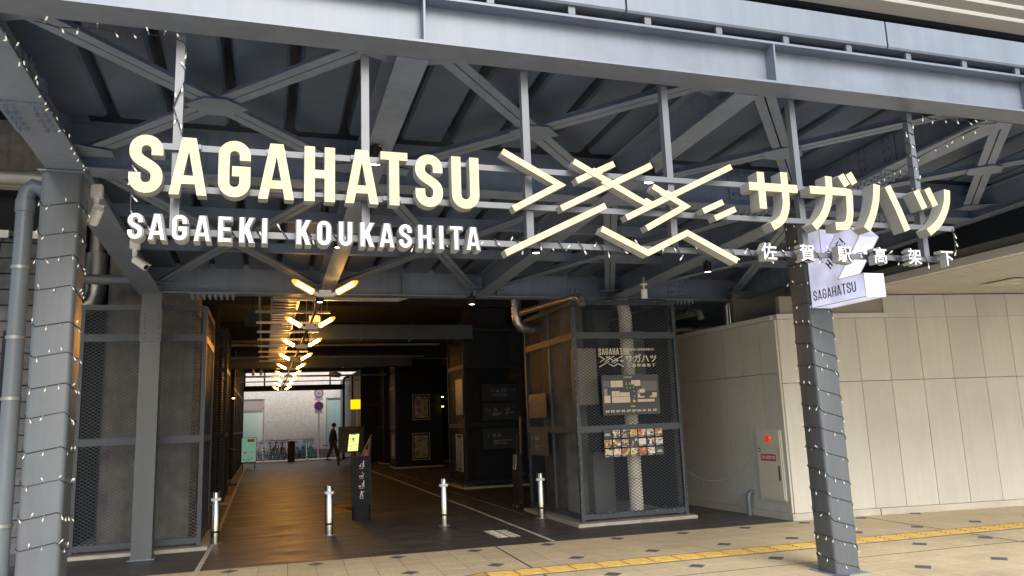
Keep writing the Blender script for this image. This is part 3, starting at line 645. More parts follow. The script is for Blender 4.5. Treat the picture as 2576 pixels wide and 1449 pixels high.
word(lb, 'HERE!', .095, .52, .24, .14, (-.0005, -.312, .335), (0, -.755, .656), (0, .656, .755), INK)
MB().box(.03, .19, -.06, .03, .1, .7).build('bracket', STEEL, lb)
TRIM = mat('acrylic_trim', (.62, .6, .62), .4)
for i in range(len(prof)):
    a, b = prof[i], prof[(i + 1) % len(prof)]
    for xx_ in (-.001, .216): MB().bar((xx_, a[0], a[1]), (xx_, b[0], b[1]), .007, .007).build('edge_trim', TRIM, lb)

# ================================================================== string lights
def bulb_mesh():
    mb = MB(); mb.tube([(0, 0, 0), (0, 0, .006), (0, 0, .016), (0, 0, .022), (0, 0, .025)], [.0025, .0042, .0048, .0032, .001], 6)
    o = mb.build('bulb', BULBW); me = o.data; bpy.data.objects.remove(o); return me
BULB = bulb_mesh()
SOCK = MB().cyl((0, 0, -.018), (0, 0, .001), .0042, 5).build('s', mat('clear_socket', (.2, .2, .2), .3)); sme = SOCK.data; bpy.data.objects.remove(SOCK)
BULBD = BULB.copy(); BULBD.materials.clear(); BULBD.materials.append(mat('unlit_bulb', (.3, .3, .28), .3))
def string(label, pts, step, group='strings of small white lights', vis=None, seed=1, r=.0034, out=None, dim=False):
    rnd = random.Random(seed)
    t = thing('string_light', label, 'string light', pts[0], 0, group); o = Vector(pts[0])
    MB().tube([Vector(p) - o for p in pts], r, 5).build('wire', WIRE, t)
    acc = 0.0; nxt = step * .5
    for i in range(len(pts) - 1):
        a, b = Vector(pts[i]), Vector(pts[i + 1]); L = (b - a).length
        while acc + L >= nxt:
            p = a + (b - a) * ((nxt - acc) / L); nxt += step * rnd.uniform(.8, 1.2)
            if vis is None or vis(p):
                od = Vector(out(p)) if out else Vector((0, -1, 0))
                d = (Vector((rnd.uniform(-.5, .5), rnd.uniform(-.5, .5), rnd.choice((-1, -1, 1)) * rnd.uniform(.5, 1))) + od * .25).normalized()
                c = link('bulb', BULBD if dim else BULB, t); c.location = p - o + d * .018 + od * .006; c.rotation_euler = d.to_track_quat('Z', 'Y').to_euler()
                s_ = link('socket', sme, c); 
        acc += L
    return t
def wrap(cx, cy, hw, z0, z1, pitch, phase=0.0, tilt=.05, seed=2):
    rnd = random.Random(seed); rr = rrect(2 * hw + .008, 2 * hw + .008, .034, 3); n = len(rr); pts = []; turns = (z1 - z0) / pitch
    k = 0; jit = 0
    while True:
        f = k / n
        if f > turns: break
        u, v = rr[k % n]
        if k % n == 0: jit = rnd.uniform(-.03, .03)
        pts.append((cx + u, cy + v, z1 - f * pitch + jit * math.sin(2 * math.pi * f) + tilt * u / hw * .5)); k += 1
    return pts
string('string of small white lights wound around the left column', wrap(CL[0], CL[1], .14, .05, 3.5, .232, tilt=.07), .1, seed=4,
       vis=lambda p: p.y < CL[1] - .1 or p.x > CL[0] + .1, out=lambda p: ((p.x - CL[0]), (p.y - CL[1]), 0))
string('string of small white lights wound around the right column', wrap(CR[0], CR[1], .14, .05, 3.5, .205, tilt=-.06, seed=9), .1, seed=5,
       vis=lambda p: p.y < CR[1] - .1 or p.x < CR[0] - .1, out=lambda p: ((p.x - CR[0]), (p.y - CR[1]), 0))
pts = []; rnd = random.Random(3)
k = 0; x = -.62
while x < 4.56:
    a = k * math.pi / 3; pts.append((x, 4.163 + .024 * math.cos(a) - .008 * 0, 2.572 + .032 * math.sin(a))); x += .0185 + (.01 if k % 6 > 3 else 0); k += 1
string('string of small white lights coiled along the lowest rail of the sign', pts, .145, seed=6)
string('string of small white lights along the left girder edge', [(XL + .155, 4.2 + .25 * i, zb(4.2 + .25 * i) - .012 + .012 * math.sin(i * 2.1)) for i in range(10)], .095, seed=7)
string('string of small white lights under the front beam at left', [(-1.15 + .1 * i, 4.17, 3.655 - .025 * math.sin(i * 1.1) ** 2) for i in range(8)] + [(-.43, 4.18, 3.6), (-.435, 4.165, 3.4), (-.485, 4.165, 3.25), (-.435, 4.165, 3.1)], .09, seed=8)
string('string of small white lights along the right girder underside', [(XR - .1 + .02 * i, 4.25 + .24 * i, zb(4.25 + .24 * i) - .008 + .01 * math.sin(i)) for i in range(10)], .1, seed=10)
string('string of small white lights under the front beam at right', [(4.53 + .11 * i, 4.165, 3.662 - .03 * math.sin(i * .9) ** 2) for i in range(8)], .1, seed=11)
string('string of small white lights wound around the rightmost sign post', [(4.465 + .032 * math.cos(a * .8), 4.2 + .032 * math.sin(a * .8), 3.66 - .011 * a) for a in range(0, 52)], .12, seed=12)
string('drooping string of white lights at the left end of the sign', [(-.66, 4.1, 3.0), (-.655, 4.1, 2.9), (-.65, 4.1, 2.8), (-.655, 4.1, 2.7), (-.645, 4.1, 2.58)], .075, seed=13)
string('drooping string of white lights at the right end of the sign', [(4.70, 4.15, 2.80), (4.705, 4.15, 2.7), (4.70, 4.15, 2.6)], .07, seed=14)

# ================================================================== spotlights, cameras
def spot(x, y, z, label, r=.052, h=.12, m=None, body=BLACK):
    t = thing('spotlight', label, 'spotlight', (x, y, z), 0, 'round spotlights under the canopy')
    MB().tube([(0, 0, 0), (0, 0, h)], r, 20).build('housing', body, t)
    rim = [(r * math.cos(2 * math.pi * k / 20), r * math.sin(2 * math.pi * k / 20), -.004) for k in range(20)]
    MB().tube([(p[0] * .93, p[1] * .93, -.003) for p in rim], .005, 5, closed=True).build('rim', body, t)
    MB().cyl((0, 0, -.0015), (0, 0, .0), r * .78, 20).build('lens', SPOTE, t)
    MB().box(-.012, .012, -.012, .012, h, h + .05).build('stem', body, t)
    MB().tube([(.03, 0, h + .01), (.06, .01, h + .06), (.04, 0, h + .11), (.07, .02, h + .17)], .006, 5).build('cable', CREAM, t)
for x, y, l in ((.75, 5.48, 'black spotlight hanging behind the second-last A of the big sign'), (3.02, 5.49, 'black spotlight hanging behind the line emblem, right of its middle'), (.70, 7.86, 'black spotlight behind the letters KOUKASHITA'), (2.84, 7.83, 'black spotlight just below the lowest sign rail under the emblem'), (5.42, 8.48, 'black spotlight under the right girder, near the light box sign'), (4.45, 5.6, 'black spotlight hanging behind the last katakana letters')):
    spot(x, y, zb(y) - .145, l)
spot(.71, 10.9, 3.285, 'black spotlight under the inner beam next to the first amber lamp'); spot(2.92, 10.95, 3.285, 'black spotlight alone under the middle of the inner beam')
t = thing('spotlight', 'white cylinder spotlight under the inner beam above the right cage', 'spotlight', (5.05, 9.55, 3.17), 0, 'round spotlights under the canopy')
MB().cyl((0, 0, 0), (0, 0, .13), .045, 16).build('housing', WHITE, t); MB().cyl((0, 0, .13), (0, 0, .19), .014, 8).build('stem', WHITE, t); MB().cyl((0, 0, .19), (0, 0, .21), .05, 16).build('base', WHITE, t); MB().cyl((0, 0, .21), (0, 0, .30), .02, 8).build('bracket', GALV, t)
def cctv(x, y, z, label, ang, tilt):
    t = thing('security_camera', label, 'camera', (x, y, z), 0, 'white security cameras at the left column')
    MB().prism(rrect(.085, .085, .012), .0, .1, 'XY').build('mount_box', WHITE, t)
    MB().tube([(0, 0, 0), (0, 0, -.05), (0, 0, -.085), (.02, -.01, -.105)], [.022, .02, .016, .016], 10).build('arm', WHITE, t)
    d = Vector((math.cos(ang) * math.cos(tilt), math.sin(ang) * math.cos(tilt), -math.sin(tilt))); p = Vector((.02, -.01, -.115))
    b = MB(); b.tube([p - d * .03, p - d * .025, p + d * .13, p + d * .135], [.02, .036, .036, .032], 14); bo = b.build('body', WHITE, t)
    MB().bar(p - d * .02 + Vector((0, 0, .036)), p + d * .165 + Vector((0, 0, .036)), .078, .006).build('sun_shield', WHITE, bo)
    MB().cyl(p + d * .1355, p + d * .138, .026, 14).build('lens', BLACK, bo)
cctv(-1.19, 7.8, 3.28, 'white bullet security camera hanging from the left girder, lens to the right', R(-35), R(32))
cctv(-1.33, 6.75, 3.47, 'white security camera fixed beside the top of the left column', R(120), R(40))

# ================================================================== mesh cages
def lattice(mb, W, H, cw, ch, wd, th, P):
    """two families of straight strands, clipped to W x H; P(u, v, off) places a point"""
    s = ch / cw
    for sg in (1, -1):
        u0 = -H / s if sg > 0 else 0; u = u0
        while u < W + (0 if sg > 0 else H / s):
            # v = s*(x-u) for sg>0 ; v = -s*(x-u) for sg<0
            pts = []
            if sg > 0: xa, xb = max(0, u), min(W, u + H / s)
            else: xa, xb = max(0, u - H / s), min(W, u)
            if xb - xa > .01:
                va, vb = (s * (xa - u), s * (xb - u)) if sg > 0 else (-s * (xa - u), -s * (xb - u))
                n = Vector((vb - va, -(xb - xa))).normalized() * wd / 2; o = th if sg > 0 else 0.0
                q = [(xa + n.x, va + n.y), (xb + n.x, vb + n.y), (xb - n.x, vb - n.y), (xa - n.x, va - n.y)]
                q = [(min(max(a, -.004), W + .004), min(max(b, -.004), H + .004)) for a, b in q]
                vs = [P(a, b, o) for a, b in q] + [P(a, b, o + th) for a, b in q]
                mb.add(vs, [(0, 1, 2, 3), (7, 6, 5, 4), (0, 4, 5, 1), (2, 6, 7, 3)])
            u += cw
    return mb
def cage(label, x0, x1, y0, y1, h, rails, faces, m, cw=.074, ch=.046, wd=.0062, zb0=.09, splits=(), ps=.055):
    t = thing('mesh_cage', label, 'cage', (x0, y0, 0), 0, 'expanded-metal cages around the piers'); W, Dp = x1 - x0, y1 - y0
    for (px, py) in ((0, 0), (W - ps, 0), (0, Dp - ps), (W - ps, Dp - ps)): MB().box(px, px + ps, py, py + ps, zb0 - .03, h).build('post', m, t)
    zs = [zb0] + list(rails) + [h - .07]
    for f in faces:
        for i, z in enumerate(zs):
            th = .075 if i in (0, len(zs) - 1) else .1
            b = MB()
            if f == 'front': b.box(ps, W - ps, .006, .045, z, z + th)
            if f == 'left': b.box(.006, .045, ps, Dp - ps, z, z + th)
            if f == 'right': b.box(W - .045, W - .006, ps, Dp - ps, z, z + th)
            if f == 'back': b.box(ps, W - ps, Dp - .045, Dp - .006, z, z + th)
            b.build('rail', m, t)
        if f in ('left', 'right'):
            for q in splits:
                xx_ = .006 if f == 'left' else W - .045
                for i in range(len(zs) - 1): MB().box(xx_, xx_ + .039, q - .02, q + .02, zs[i] + (.075 if i == 0 else .1), zs[i + 1]).build('mullion', m, t)
        for i in range(len(zs) - 1):
            za = zs[i] + (.075 if i == 0 else .1); hz = zs[i + 1] - za; mb = MB()
            L = (W if f in ('front', 'back') else Dp) - 2 * ps
            if f == 'front': lattice(mb, L, hz, cw, ch, wd, .003, lambda u, v, o, za=za: (ps + u, .03 + o, za + v))
            if f == 'back': lattice(mb, L, hz, cw, ch, wd, .003, lambda u, v, o, za=za: (ps + u, Dp - .03 + o, za + v))
            if f == 'left': lattice(mb, L, hz, cw, ch, wd, .003, lambda u, v, o, za=za: (.03 + o, ps + u, za + v))
            if f == 'right': lattice(mb, L, hz, cw, ch, wd, .003, lambda u, v, o, za=za: (W - .03 + o, ps + u, za + v))
            stuff(mb.build('mesh_panel', m, t))
    # concrete plinth under the cage
    MB().prism([(-.09, -.09), (W + .09, -.09), (W + .09, Dp + .09), (-.09, Dp + .09)], .0, .045, 'XY').build('plinth', CONCL, t)
    return t
RC_ = cage('large grey mesh cage right of the passage, carrying the floor map and shop photos', 4.41, 6.17, 10.7, 13.0, 3.33, (1.33, 2.735), ('front', 'left', 'right'), CAGE, splits=(1.08,))
for bx_ in ((4.47, 6.11, 12.9, 12.94), (6.07, 6.1, 10.85, 12.89)): MB().box(*[q - (4.41 if i < 2 else 10.7) for i, q in enumerate(bx_)], .1, 3.3).build('shade_panel', DARKW, RC_)  # dark sheets added inside so the cage interior reads as black shade
cage('grey mesh cage around the pier behind the left column', -2.38, -.79, 11.53, 13.3, 3.31, (1.42, 2.81), ('front', 'right'), CAGE)
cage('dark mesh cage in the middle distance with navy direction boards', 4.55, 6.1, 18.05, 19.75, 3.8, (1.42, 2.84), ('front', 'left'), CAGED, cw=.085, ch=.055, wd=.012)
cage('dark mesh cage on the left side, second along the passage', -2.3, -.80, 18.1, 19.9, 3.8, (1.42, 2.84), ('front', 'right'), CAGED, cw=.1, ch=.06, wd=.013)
def pier(label, x0, x1, y0, y1, h, m=CONC):
    t = thing('concrete_pier', label, 'pier', ((x0 + x1) / 2, (y0 + y1) / 2, 0), 0, 'concrete piers of the viaduct')
    rr = rrect(x1 - x0, y1 - y0, .06, 2)
    MB().loft([[(u, v, 0) for u, v in rr], [(u, v, h) for u, v in rr]]).build('shaft', m, t, smooth=True)
    return t
p = pier('rough concrete pier inside the left front cage', -2.16, -.98, 12.02, 13.1, 4.9)
MB().box(-.15, .12, -.565, -.545, .1, 1.95).build('patch', mat('patch_mortar', (.15, .14, .125), .9, var=.3, vscale=6, bump=.3, bscale=30), p)
MB().box(-.4, .02, -.563, -.543, 1.95, 2.75).build('patch', MATS['patch_mortar'], p)
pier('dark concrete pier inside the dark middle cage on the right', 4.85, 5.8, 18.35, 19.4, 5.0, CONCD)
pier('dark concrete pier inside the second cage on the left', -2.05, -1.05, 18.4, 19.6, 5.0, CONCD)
pier('concrete pier inside the large right cage', 4.62, 5.05, 11.75, 12.8, 4.9)
# things inside the right cage
t = thing('vertical_pipe', 'thick cream insulated pipe standing inside the large right cage', 'pipe', (5.5, 11.1, 0))
mb = MB(); mb.tube([(0, 0, .1), (0, 0, 3.15), (-.02, .03, 3.35), (-.12, .15, 3.5), (-.35, .4, 3.6)], .105, 16); mb.build('insulation', mat('pipe_wrap', (.8, .76, .66), .6, var=.1, vscale=5), t)
for z in (.6, 1.25, 1.9, 2.5): MB().tube([(.107 * math.cos(a * .3927), .107 * math.sin(a * .3927), z) for a in range(16)], .005, 4, closed=True).build('band', GALV, t)
tag(MB().box(4.98, 5.34, 11.5, 11.9, .06, 1.0).build('equipment_box', mat('equip_grey', (.08, .083, .088), .5, var=.1)), 'plain grey equipment box on the floor of the right cage', 'box')
tag(MB().box(4.62, 4.93, 11.05, 11.35, 1.75, 2.62).build('water_heater', mat('heater_cream', (.33, .305, .26), .5, var=.1)), 'cream boxed heater unit hung at the left inside the right cage', 'heater')
tag(MB().box(5.72, 6.02, 11.5, 11.75, 2.0, 2.95).build('outdoor_unit', mat('unit_grey', (.17, .18, .18), .5, var=.1)), 'pale grey ducted unit at the upper right inside the right cage', 'unit')
t = thing('air_duct', 'tapering grey hopper duct inside the right cage behind the logo', 'duct', (5.2, 11.6, 0))
MB().loft([[(-.1, -.1, 3.3), (.25, -.1, 3.3), (.25, .2, 3.3), (-.1, .2, 3.3)], [(.0, -.1, 2.55), (.12, -.1, 2.55), (.12, .2, 2.55), (.0, .2, 2.55)]]).build('hopper', DUCT, t)
# strings of lights on the right cage
string('string of small white lights along the left front edge of the right cage', [(4.415 + .01 * math.sin(i), 10.69, 3.3 - .17 * i) for i in range(19)], .17, seed=21, dim=True)
string('string of small white lights along the bottom rail of the right cage', [(4.5 + .17 * i, 10.69, .18 - .03 * math.sin(i * .9) ** 2) for i in range(10)], .14, seed=22, dim=True)
string('string of small white lights draped on top of the right cage', [(4.45 + .17 * i, 10.69, 3.34 - .06 * abs(math.sin(i * .62))) for i in range(11)], .16, seed=23, dim=True)
string('string of small white lights along the right front edge of the right cage', [(6.16 + .01 * math.sin(i), 10.69, 3.3 - .17 * i) for i in range(19)], .17, seed=24, dim=True)

# logo lettering on the right cage
lg = thing('logo_lettering', 'cream logo lettering and small line emblem fixed on the right cage', 'lettering', (4.81, 10.685, 2.3))
PRC = mat('cream_print', (.74, .69, .56), .5)
word(lg, 'SAGAHATSU', .098, .44, .14, .125, (0, 0, .185), (1, 0, 0), (0, 0, 1), PRC, .01)
word(lg, 'SAGAEKI KOUKASHITA', .035, .46, .38, .2, (.445, 0, .245), (1, 0, 0), (0, 0, 1), PRC, .008)
ex, ez = (1.28, 2.49), (.40 / 1.55, 0)
mb = MB()
for i, s_ in enumerate(EMB):
    q = thick([((x - 1.28) * .265, (z - 2.49) * .28) for x, z in s_], .0125)[0]; mb.prism(q, -.006 - i * .0004, 0, 'XZ')
mb.build('emblem', PRC, lg)
mb = MB(); i = 0
for k, strokes in kana.items():
    for s_ in strokes: mb.prism(thick([(.44 + (x - 2.946) * .315, .065 + (z - 2.72) * .31) for x, z in s_], .016)[0], -.006 - i * .0004, 0, 'XZ'); i += 1
mb.build('lettering', PRC, lg)
tm = text_mb('佐 賀 駅 高 架 下', .052, .006, 1.25, .001, 'LEFT'); tm.mi = [0] * len(tm.f); tm.build('lettering', PRC, lg, (.47, 0, .0))

# floor map
fm = thing('floor_map', 'dark grey floor map board with cream room blocks on the right cage', 'map', (4.825, 10.675, 1.575))
MB().box(0, .955, -.012, 0, 0, .6).build('board', SIGNG, fm)
def blk(x0, x1, z0, z1, m=MAPC, d=.003): MB().box(x0, x1, -.0121 - d, -.0121, z0, z1).build('map_block', m, fm)
mx = lambda a: .955 * a / 1.0
for a, b, c, d in ((.155, .242, .68, .84), (.246, .365, .68, .84), (.515, .56, .74, .845), (.565, .675, .70, .845), (.165, .232, .45, .585), (.236, .302, .45, .585), (.307, .42, .45, .55), (.424, .475, .45, .55), (.165, .452, .30, .442), (.456, .48, .30, .44), (.03, .135, .30, .48), (.655, .745, .53, .625), (.615, .66, .41, .485), (.66, .735, .41, .445), (.83, .98 * .97, .41, .45), (.875, .955, .455, .53), (.61, .682, .305, .37), (.686, .74, .305, .37), (.744, .784, .305, .37), (.788, .83, .305, .37), (.834, .874, .305, .37), (.878, .91, .305, .37)):
    blk(mx(a), mx(b), c * .6 * 1.02, d * .6 * 1.02)
GREY1 = mat('map_grey', (.17, .165, .155), .6)
blk(.0 + .02, .135, .42, .51, GREY1, .0015); blk(.655, .925, .35, .50, GREY1, .0015); blk(.03, .085, .30, .40, mat('map_grey2', (.33, .32, .29), .6), .002); blk(.585, .625, .285, .37, MATS['map_grey2'], .002)
blk(.505, .545, .185, .215, mat('map_yellow', (.85, .62, .02), .5), .003)
for a, c in ((.40, .47), (.46, .47), (.40, .45), (.46, .45), (.405, .40), (.465, .40), (.52, .40), (.525, .345), (.53, .27), (.51, .225)): blk(a, a + .013, c, c + .013, PRINT, .003)
tt = text_mb('FLOOR MAP', .042, .002, .62); tt.mi = [0] * len(tt.f); tt.build('lettering', PRINT, fm, (.44, -.0121, .548))
tt = text_mb('LEGEND', .032, .002, .62); tt.mi = [0] * len(tt.f); tt.build('lettering', PRINT, fm, (.5, -.0121, .115))
mb = MB(); random.seed(11)
for k in range(10):
    x = .045 + k * .088; mb.box(x, x + .012, -.014, -.0121, .04, .075)
    for r_ in range(3): mb.box(x + .02, x + .02 + random.uniform(.02, .05), -.014, -.0121, .045 + r_ * .011, .052 + r_ * .011)
mb.build('legend_marks', PRINT, fm)

# shop photo tiles ---------------------------------------------------------------
def foodmat(i, cols, scale):
    m = bpy.data.materials.new('shop_photo'); m.use_nodes = True; n = m.node_tree; b = n.nodes['Principled BSDF']; b.inputs['Roughness'].default_value = .35
    tc = n.nodes.new('ShaderNodeTexCoord'); vo = n.nodes.new('ShaderNodeTexVoronoi'); vo.inputs['Scale'].default_value = scale
    mp = n.nodes.new('ShaderNodeMapping'); mp.inputs['Location'].default_value = (i * 3.1, i * 1.7, i)
    nz = n.nodes.new('ShaderNodeTexNoise'); nz.inputs['Scale'].default_value = scale * .35
    cr = n.nodes.new('ShaderNodeValToRGB'); cr.color_ramp.interpolation = 'CONSTANT'
    el = cr.color_ramp.elements
    el[0].position = 0; el[0].color = (*cols[0], 1); el[1].position = .36; el[1].color = (*cols[1], 1)
    for k, c in enumerate(cols[2:]): e = el.new(.46 + .1 * k); e.color = (*c, 1)
    ad = n.nodes.new('ShaderNodeMix'); ad.data_type = 'RGBA'; ad.inputs[0].default_value = .5
    n.links.new(tc.outputs['Object'], mp.inputs[0]); n.links.new(mp.outputs[0], vo.inputs['Vector']); n.links.new(mp.outputs[0], nz.inputs['Vector'])
    n.links.new(vo.outputs['Color'], ad.inputs[6]); n.links.new(nz.outputs['Fac'], ad.inputs[7]); n.links.new(ad.outputs[2], cr.inputs[0]); n.links.new(cr.outputs[0], b.inputs['Base Color'])
    return m
o1, o2, rd_, gn, wh, bk, br_, pk, cr_ = (.75, .35, .08), (.8, .5, .2), (.5, .07, .05), (.2, .3, .08), (.75, .74, .7), (.03, .03, .03), (.22, .11, .06), (.7, .4, .36), (.62, .55, .42)
TILES = [
 [None, (gn, wh, pk, bk), (bk, cr_, bk, br_), (o2, cr_, o1, br_), (pk, rd_, o1, wh), (bk, cr_, bk, wh), (o1, gn, rd_, wh)],
 [(o1, gn, o2, br_), (o2, wh, (.6, .5, .1), br_), (pk, br_, bk, pk), (cr_, br_, bk, bk), (wh, wh, wh, cr_), (wh, o1, wh, bk), (wh, rd_, (.5, .6, .5), wh)],
 [(cr_, cr_, bk, pk), (o1, rd_, wh, o2), (o1, o2, (.8, .6, .1), br_), (wh, (.8, .6, .05), bk, wh), (rd_, (.6, .15, .08), o1, rd_), (wh, rd_, wh, wh), None]]
DESC = [['dark title plate with two text lines', 'salad and sliced meat', 'dark plate with pale noodles', 'golden fried pieces', 'red banner above grilled skewers', 'several small dishes on black', 'colourful seafood platter'],
        ['fried prawns beside green dip', 'yellow dish on white', 'pink meat slices on dark plate', 'cake in a square wooden box', 'white card with thin script', 'white card with an orange corner', 'dark red wallet on green'],
        ['round black dishes on beige', 'tomato bowl in orange and white', 'orange fried heap', 'yellow drinks on white', 'red sausages filling the picture', 'red cup on white', 'dark plate with two small text blocks']]
ROWN = ('top', 'middle', 'bottom')
for r_ in range(3):
    for c in range(7):
        x, z = 4.815 + c * .1415, 1.235 - r_ * .137
        lab = 'small %s, %s row of shop photo tiles' % (DESC[r_][c], ROWN[r_])
        t = thing('shop_photo_tile', lab, 'photo tile', (x, 10.675, z), 0, 'shop photo tiles on the right cage')
        MB().box(0, .128, -.008, 0, 0, .122).build('plate', SIGNG, t)
        if TILES[r_][c]:
            MB().box(.004, .124, -.0095, -.0081, .028, .118).build('photo', foodmat(r_ * 7 + c, TILES[r_][c], 38 if (r_ + c) % 2 else 26), t)
            MB().box(.01, .01 + .03 + .07 * ((r_ * 5 + c * 3) % 7) / 7, -.009, -.0081, .010, .017).build('caption', PRINT, t)
        else:
            mb = MB(); mb.box(.03, .098, -.009, -.0081, .062, .072); mb.box(.02, .108, -.009, -.0081, .044, .055); mb.build('caption', PRINT, t)
# direction boards -----------------------------------------------------------------
def arrow(mb, cx, cz, s_, d, y0, y1):
    dx, dz = {'r': (1, 0), 'l': (-1, 0), 'u': (0, 1)}[d]
    a = (cx - dx * s_, cz - dz * s_); b = (cx + dx * s_, cz + dz * s_)
    mb.prism(thick([a, b], s_ * .13)[0], y0, y1, 'XZ')
    nx, nz = -dz, dx
    for s in (-1, 1): mb.prism(thick([b, (b[0] - dx * s_ * .7 + s * nx * s_ * .7, b[1] - dz * s_ * .7 + s * nz * s_ * .7)], s_ * .13)[0], y0 + .0004 * (2 + s), y1, 'XZ')
def figure(mb, cx, cz, h, y0, y1, skirt=False):
    mb.prism(arc(cx, cz + h * .42, h * .09, h * .09, 0, 330, 8), y0, y1, 'XZ')
    if skirt: mb.prism([(cx - h * .16, cz - h * .12), (cx + h * .16, cz - h * .12), (cx + h * .05, cz + h * .3), (cx - h * .05, cz + h * .3)], y0, y1, 'XZ')
    else: mb.box(cx - h * .1, cx + h * .1, y0, y1, cz - h * .1, cz + h * .3)
    mb.box(cx - h * .07, cx - h * .015, y0, y1, cz - h * .5, cz - h * .12); mb.box(cx + h * .015, cx + h * .07, y0, y1, cz - h * .5, cz - h * .12)
def board(label, loc, rotz, wd, h, kind, m, pm, group='direction boards on the cages'):
    t = thing('direction_board', label, 'sign', loc, rotz, group)
    MB().box(0, wd, -.012, 0, 0, h).build('board', m, t); mb = MB(); y0, y1 = -.0155, -.0121
    if kind == 'wc_r': 
        arrow(mb, wd * .88, h * .62, wd * .06, 'r', y0, y1)
        for k in range(3): figure(mb, wd * (.57 + .055 * k), h * .62, h * .26, y0, y1, k == 1)
        mb.prism(arc(wd * .44, h * .58, .035, .035, 0, 330, 10), y0, y1, 'XZ'); figure(mb, wd * .32, h * .6, h * .2, y0, y1); figure(mb, wd * .26, h * .6, h * .22, y0, y1)
        mb.box(wd * .28, wd * .70, y0, y1, h * .36, h * .39); mb.box(wd * .55, wd * .70, y0 - .0004, y1, h * .355, h * .40); mb.box(wd * .33, wd * .70, y0, y1, h * .27, h * .285)
    if kind == 'left2':
        arrow(mb, wd * .13, h * .62, wd * .06, 'l', y0, y1); mb.box(wd * .185, wd * .2, y0, y1, h * .42, h * .66)
        figure(mb, wd * .33, h * .62, h * .22, y0, y1); figure(mb, wd * .38, h * .6, h * .28, y0, y1, True); mb.box(wd * .64, wd * .75, y0, y1, h * .55, h * .6); mb.box(wd * .72, wd * .75, y0, y1, h * .61, h * .75)
        for a, b, z in ((.28, .54, .38), (.28, .46, .28), (.64, .88, .40), (.64, .72, .30)): mb.box(wd * a, wd * b, y0, y1, h * z, h * z + .022)
    if kind == 'up2':
        arrow(mb, wd * .13, h * .62, wd * .055, 'u', y0, y1)
        mb.box(wd * .28, wd * .34, y0, y1, h * .56, h * .72); mb.box(wd * .40, wd * .42, y0, y1, h * .56, h * .73); mb.box(wd * .47, wd * .49, y0, y1, h * .56, h * .73); mb.box(wd * .42, wd * .47, y0, y1, h * .62, h * .67)
        for a, b, z in ((.28, .82, .38), (.28, .44, .31), (.28, .66, .23)): mb.box(wd * a, wd * b, y0, y1, h * z, h * z + .02)
    if kind == 'side_wc':
        arrow(mb, wd * .16, h * .6, wd * .1, 'u', y0, y1)
        for k in range(6): figure(mb, wd * (.34 + .1 * k), h * .58, h * .24, y0, y1, k % 2 == 1)
        mb.box(wd * .34, wd * .56, y0, y1, h * .33, h * .37); mb.box(wd * .34, wd * .78, y0, y1, h * .24, h * .26)
    if kind == 'side_park':
        arrow(mb, wd * .14, h * .68, wd * .08, 'l', y0, y1); mb.box(wd * .28, wd * .38, y0, y1, h * .6, h * .78)
        mb.box(wd * .42, wd * .45, y0, y1, h * .6, h * .78); mb.box(wd * .51, wd * .54, y0, y1, h * .6, h * .78); mb.box(wd * .45, wd * .51, y0, y1, h * .66, h * .72)
        for a, b, z in ((.3, .85, .38), (.3, .48, .31), (.3, .7, .22)): mb.box(wd * a, wd * b, y0, y1, h * z, h * z + .018)
    if kind == 'plain': mb.box(wd * .3, wd * .6, y0, y1, h * .3, h * .36); mb.box(wd * .35, wd * .55, y0, y1, h * .6, h * .64)
    mb.build('pictograms', pm, t)
NAVY = mat('navy_board', (.012, .02, .03), .45); DIMP = mat('dim_print', (.2, .2, .2), .6); BRN = mat('brown_board', (.07, .05, .038), .4)
board('navy board with figures and arrow right, top one on dark cage', (5.0, 18.035, 2.03), 0, .89, .41, 'wc_r', NAVY, DIMP)
board('navy board with arrow turning left, middle one on dark cage', (5.0, 18.035, 1.575), 0, .89, .40, 'left2', NAVY, DIMP)
board('navy board with arrow pointing up, lowest on dark cage', (5.0, 18.035, .9), 0, .88, .48, 'up2', NAVY, DIMP)
board('brownish board with up arrow and row of figures on right cage side', (4.40, 12.80, 1.58), R(-90), .86, .40, 'side_wc', BRN, DIMP)
board('dark board with left arrow, lower one on right cage side', (4.40, 12.80, .96), R(-90), .86, .41, 'side_park', SIGNG, DIMP)
board('tall brown board with big letters on side of dark middle cage', (4.54, 18.80, 1.73), R(-90), .7, .86, 'plain', BRN, DIMP)
def frame_poster(label, loc, rotz, wd, h, i):
    t = thing('framed_poster', label, 'poster', loc, rotz, 'silver framed posters in the passage')
    for a in ((0, wd, 0, .025), (0, wd, h - .025, h), (0, .025, .025, h - .025), (wd - .025, wd, .025, h - .025)): MB().box(a[0], a[1], -.03, 0, a[2], a[3]).build('frame', GALV, t)
    MB().box(.026, wd - .026, -.012, -.002, .026, h - .026).build('mount', BLACK, t)
    MB().box(.07, wd - .07, -.0135, -.0121, .07, h - .08).build('picture', foodmat(40 + i, ((.26, .25, .23), (.28, .27, .25), (.12, .115, .11), (.26, .25, .23)), 9), t)
frame_poster('upper framed sketch poster on the far dark block', (5.12, 27.99, 1.69), 0, .64, .92, 1)
frame_poster('lower framed sketch poster on the far dark block', (5.10, 27.99, .27), 0, .64, .95, 2)
frame_poster('narrow framed poster on the side of dark middle cage', (4.535, 18.80, .39), R(-90), .62, .88, 3)
frame_poster('narrow framed poster on the side of the far dark block', (4.49, 28.75, .36), R(-90), .6, .88, 4)

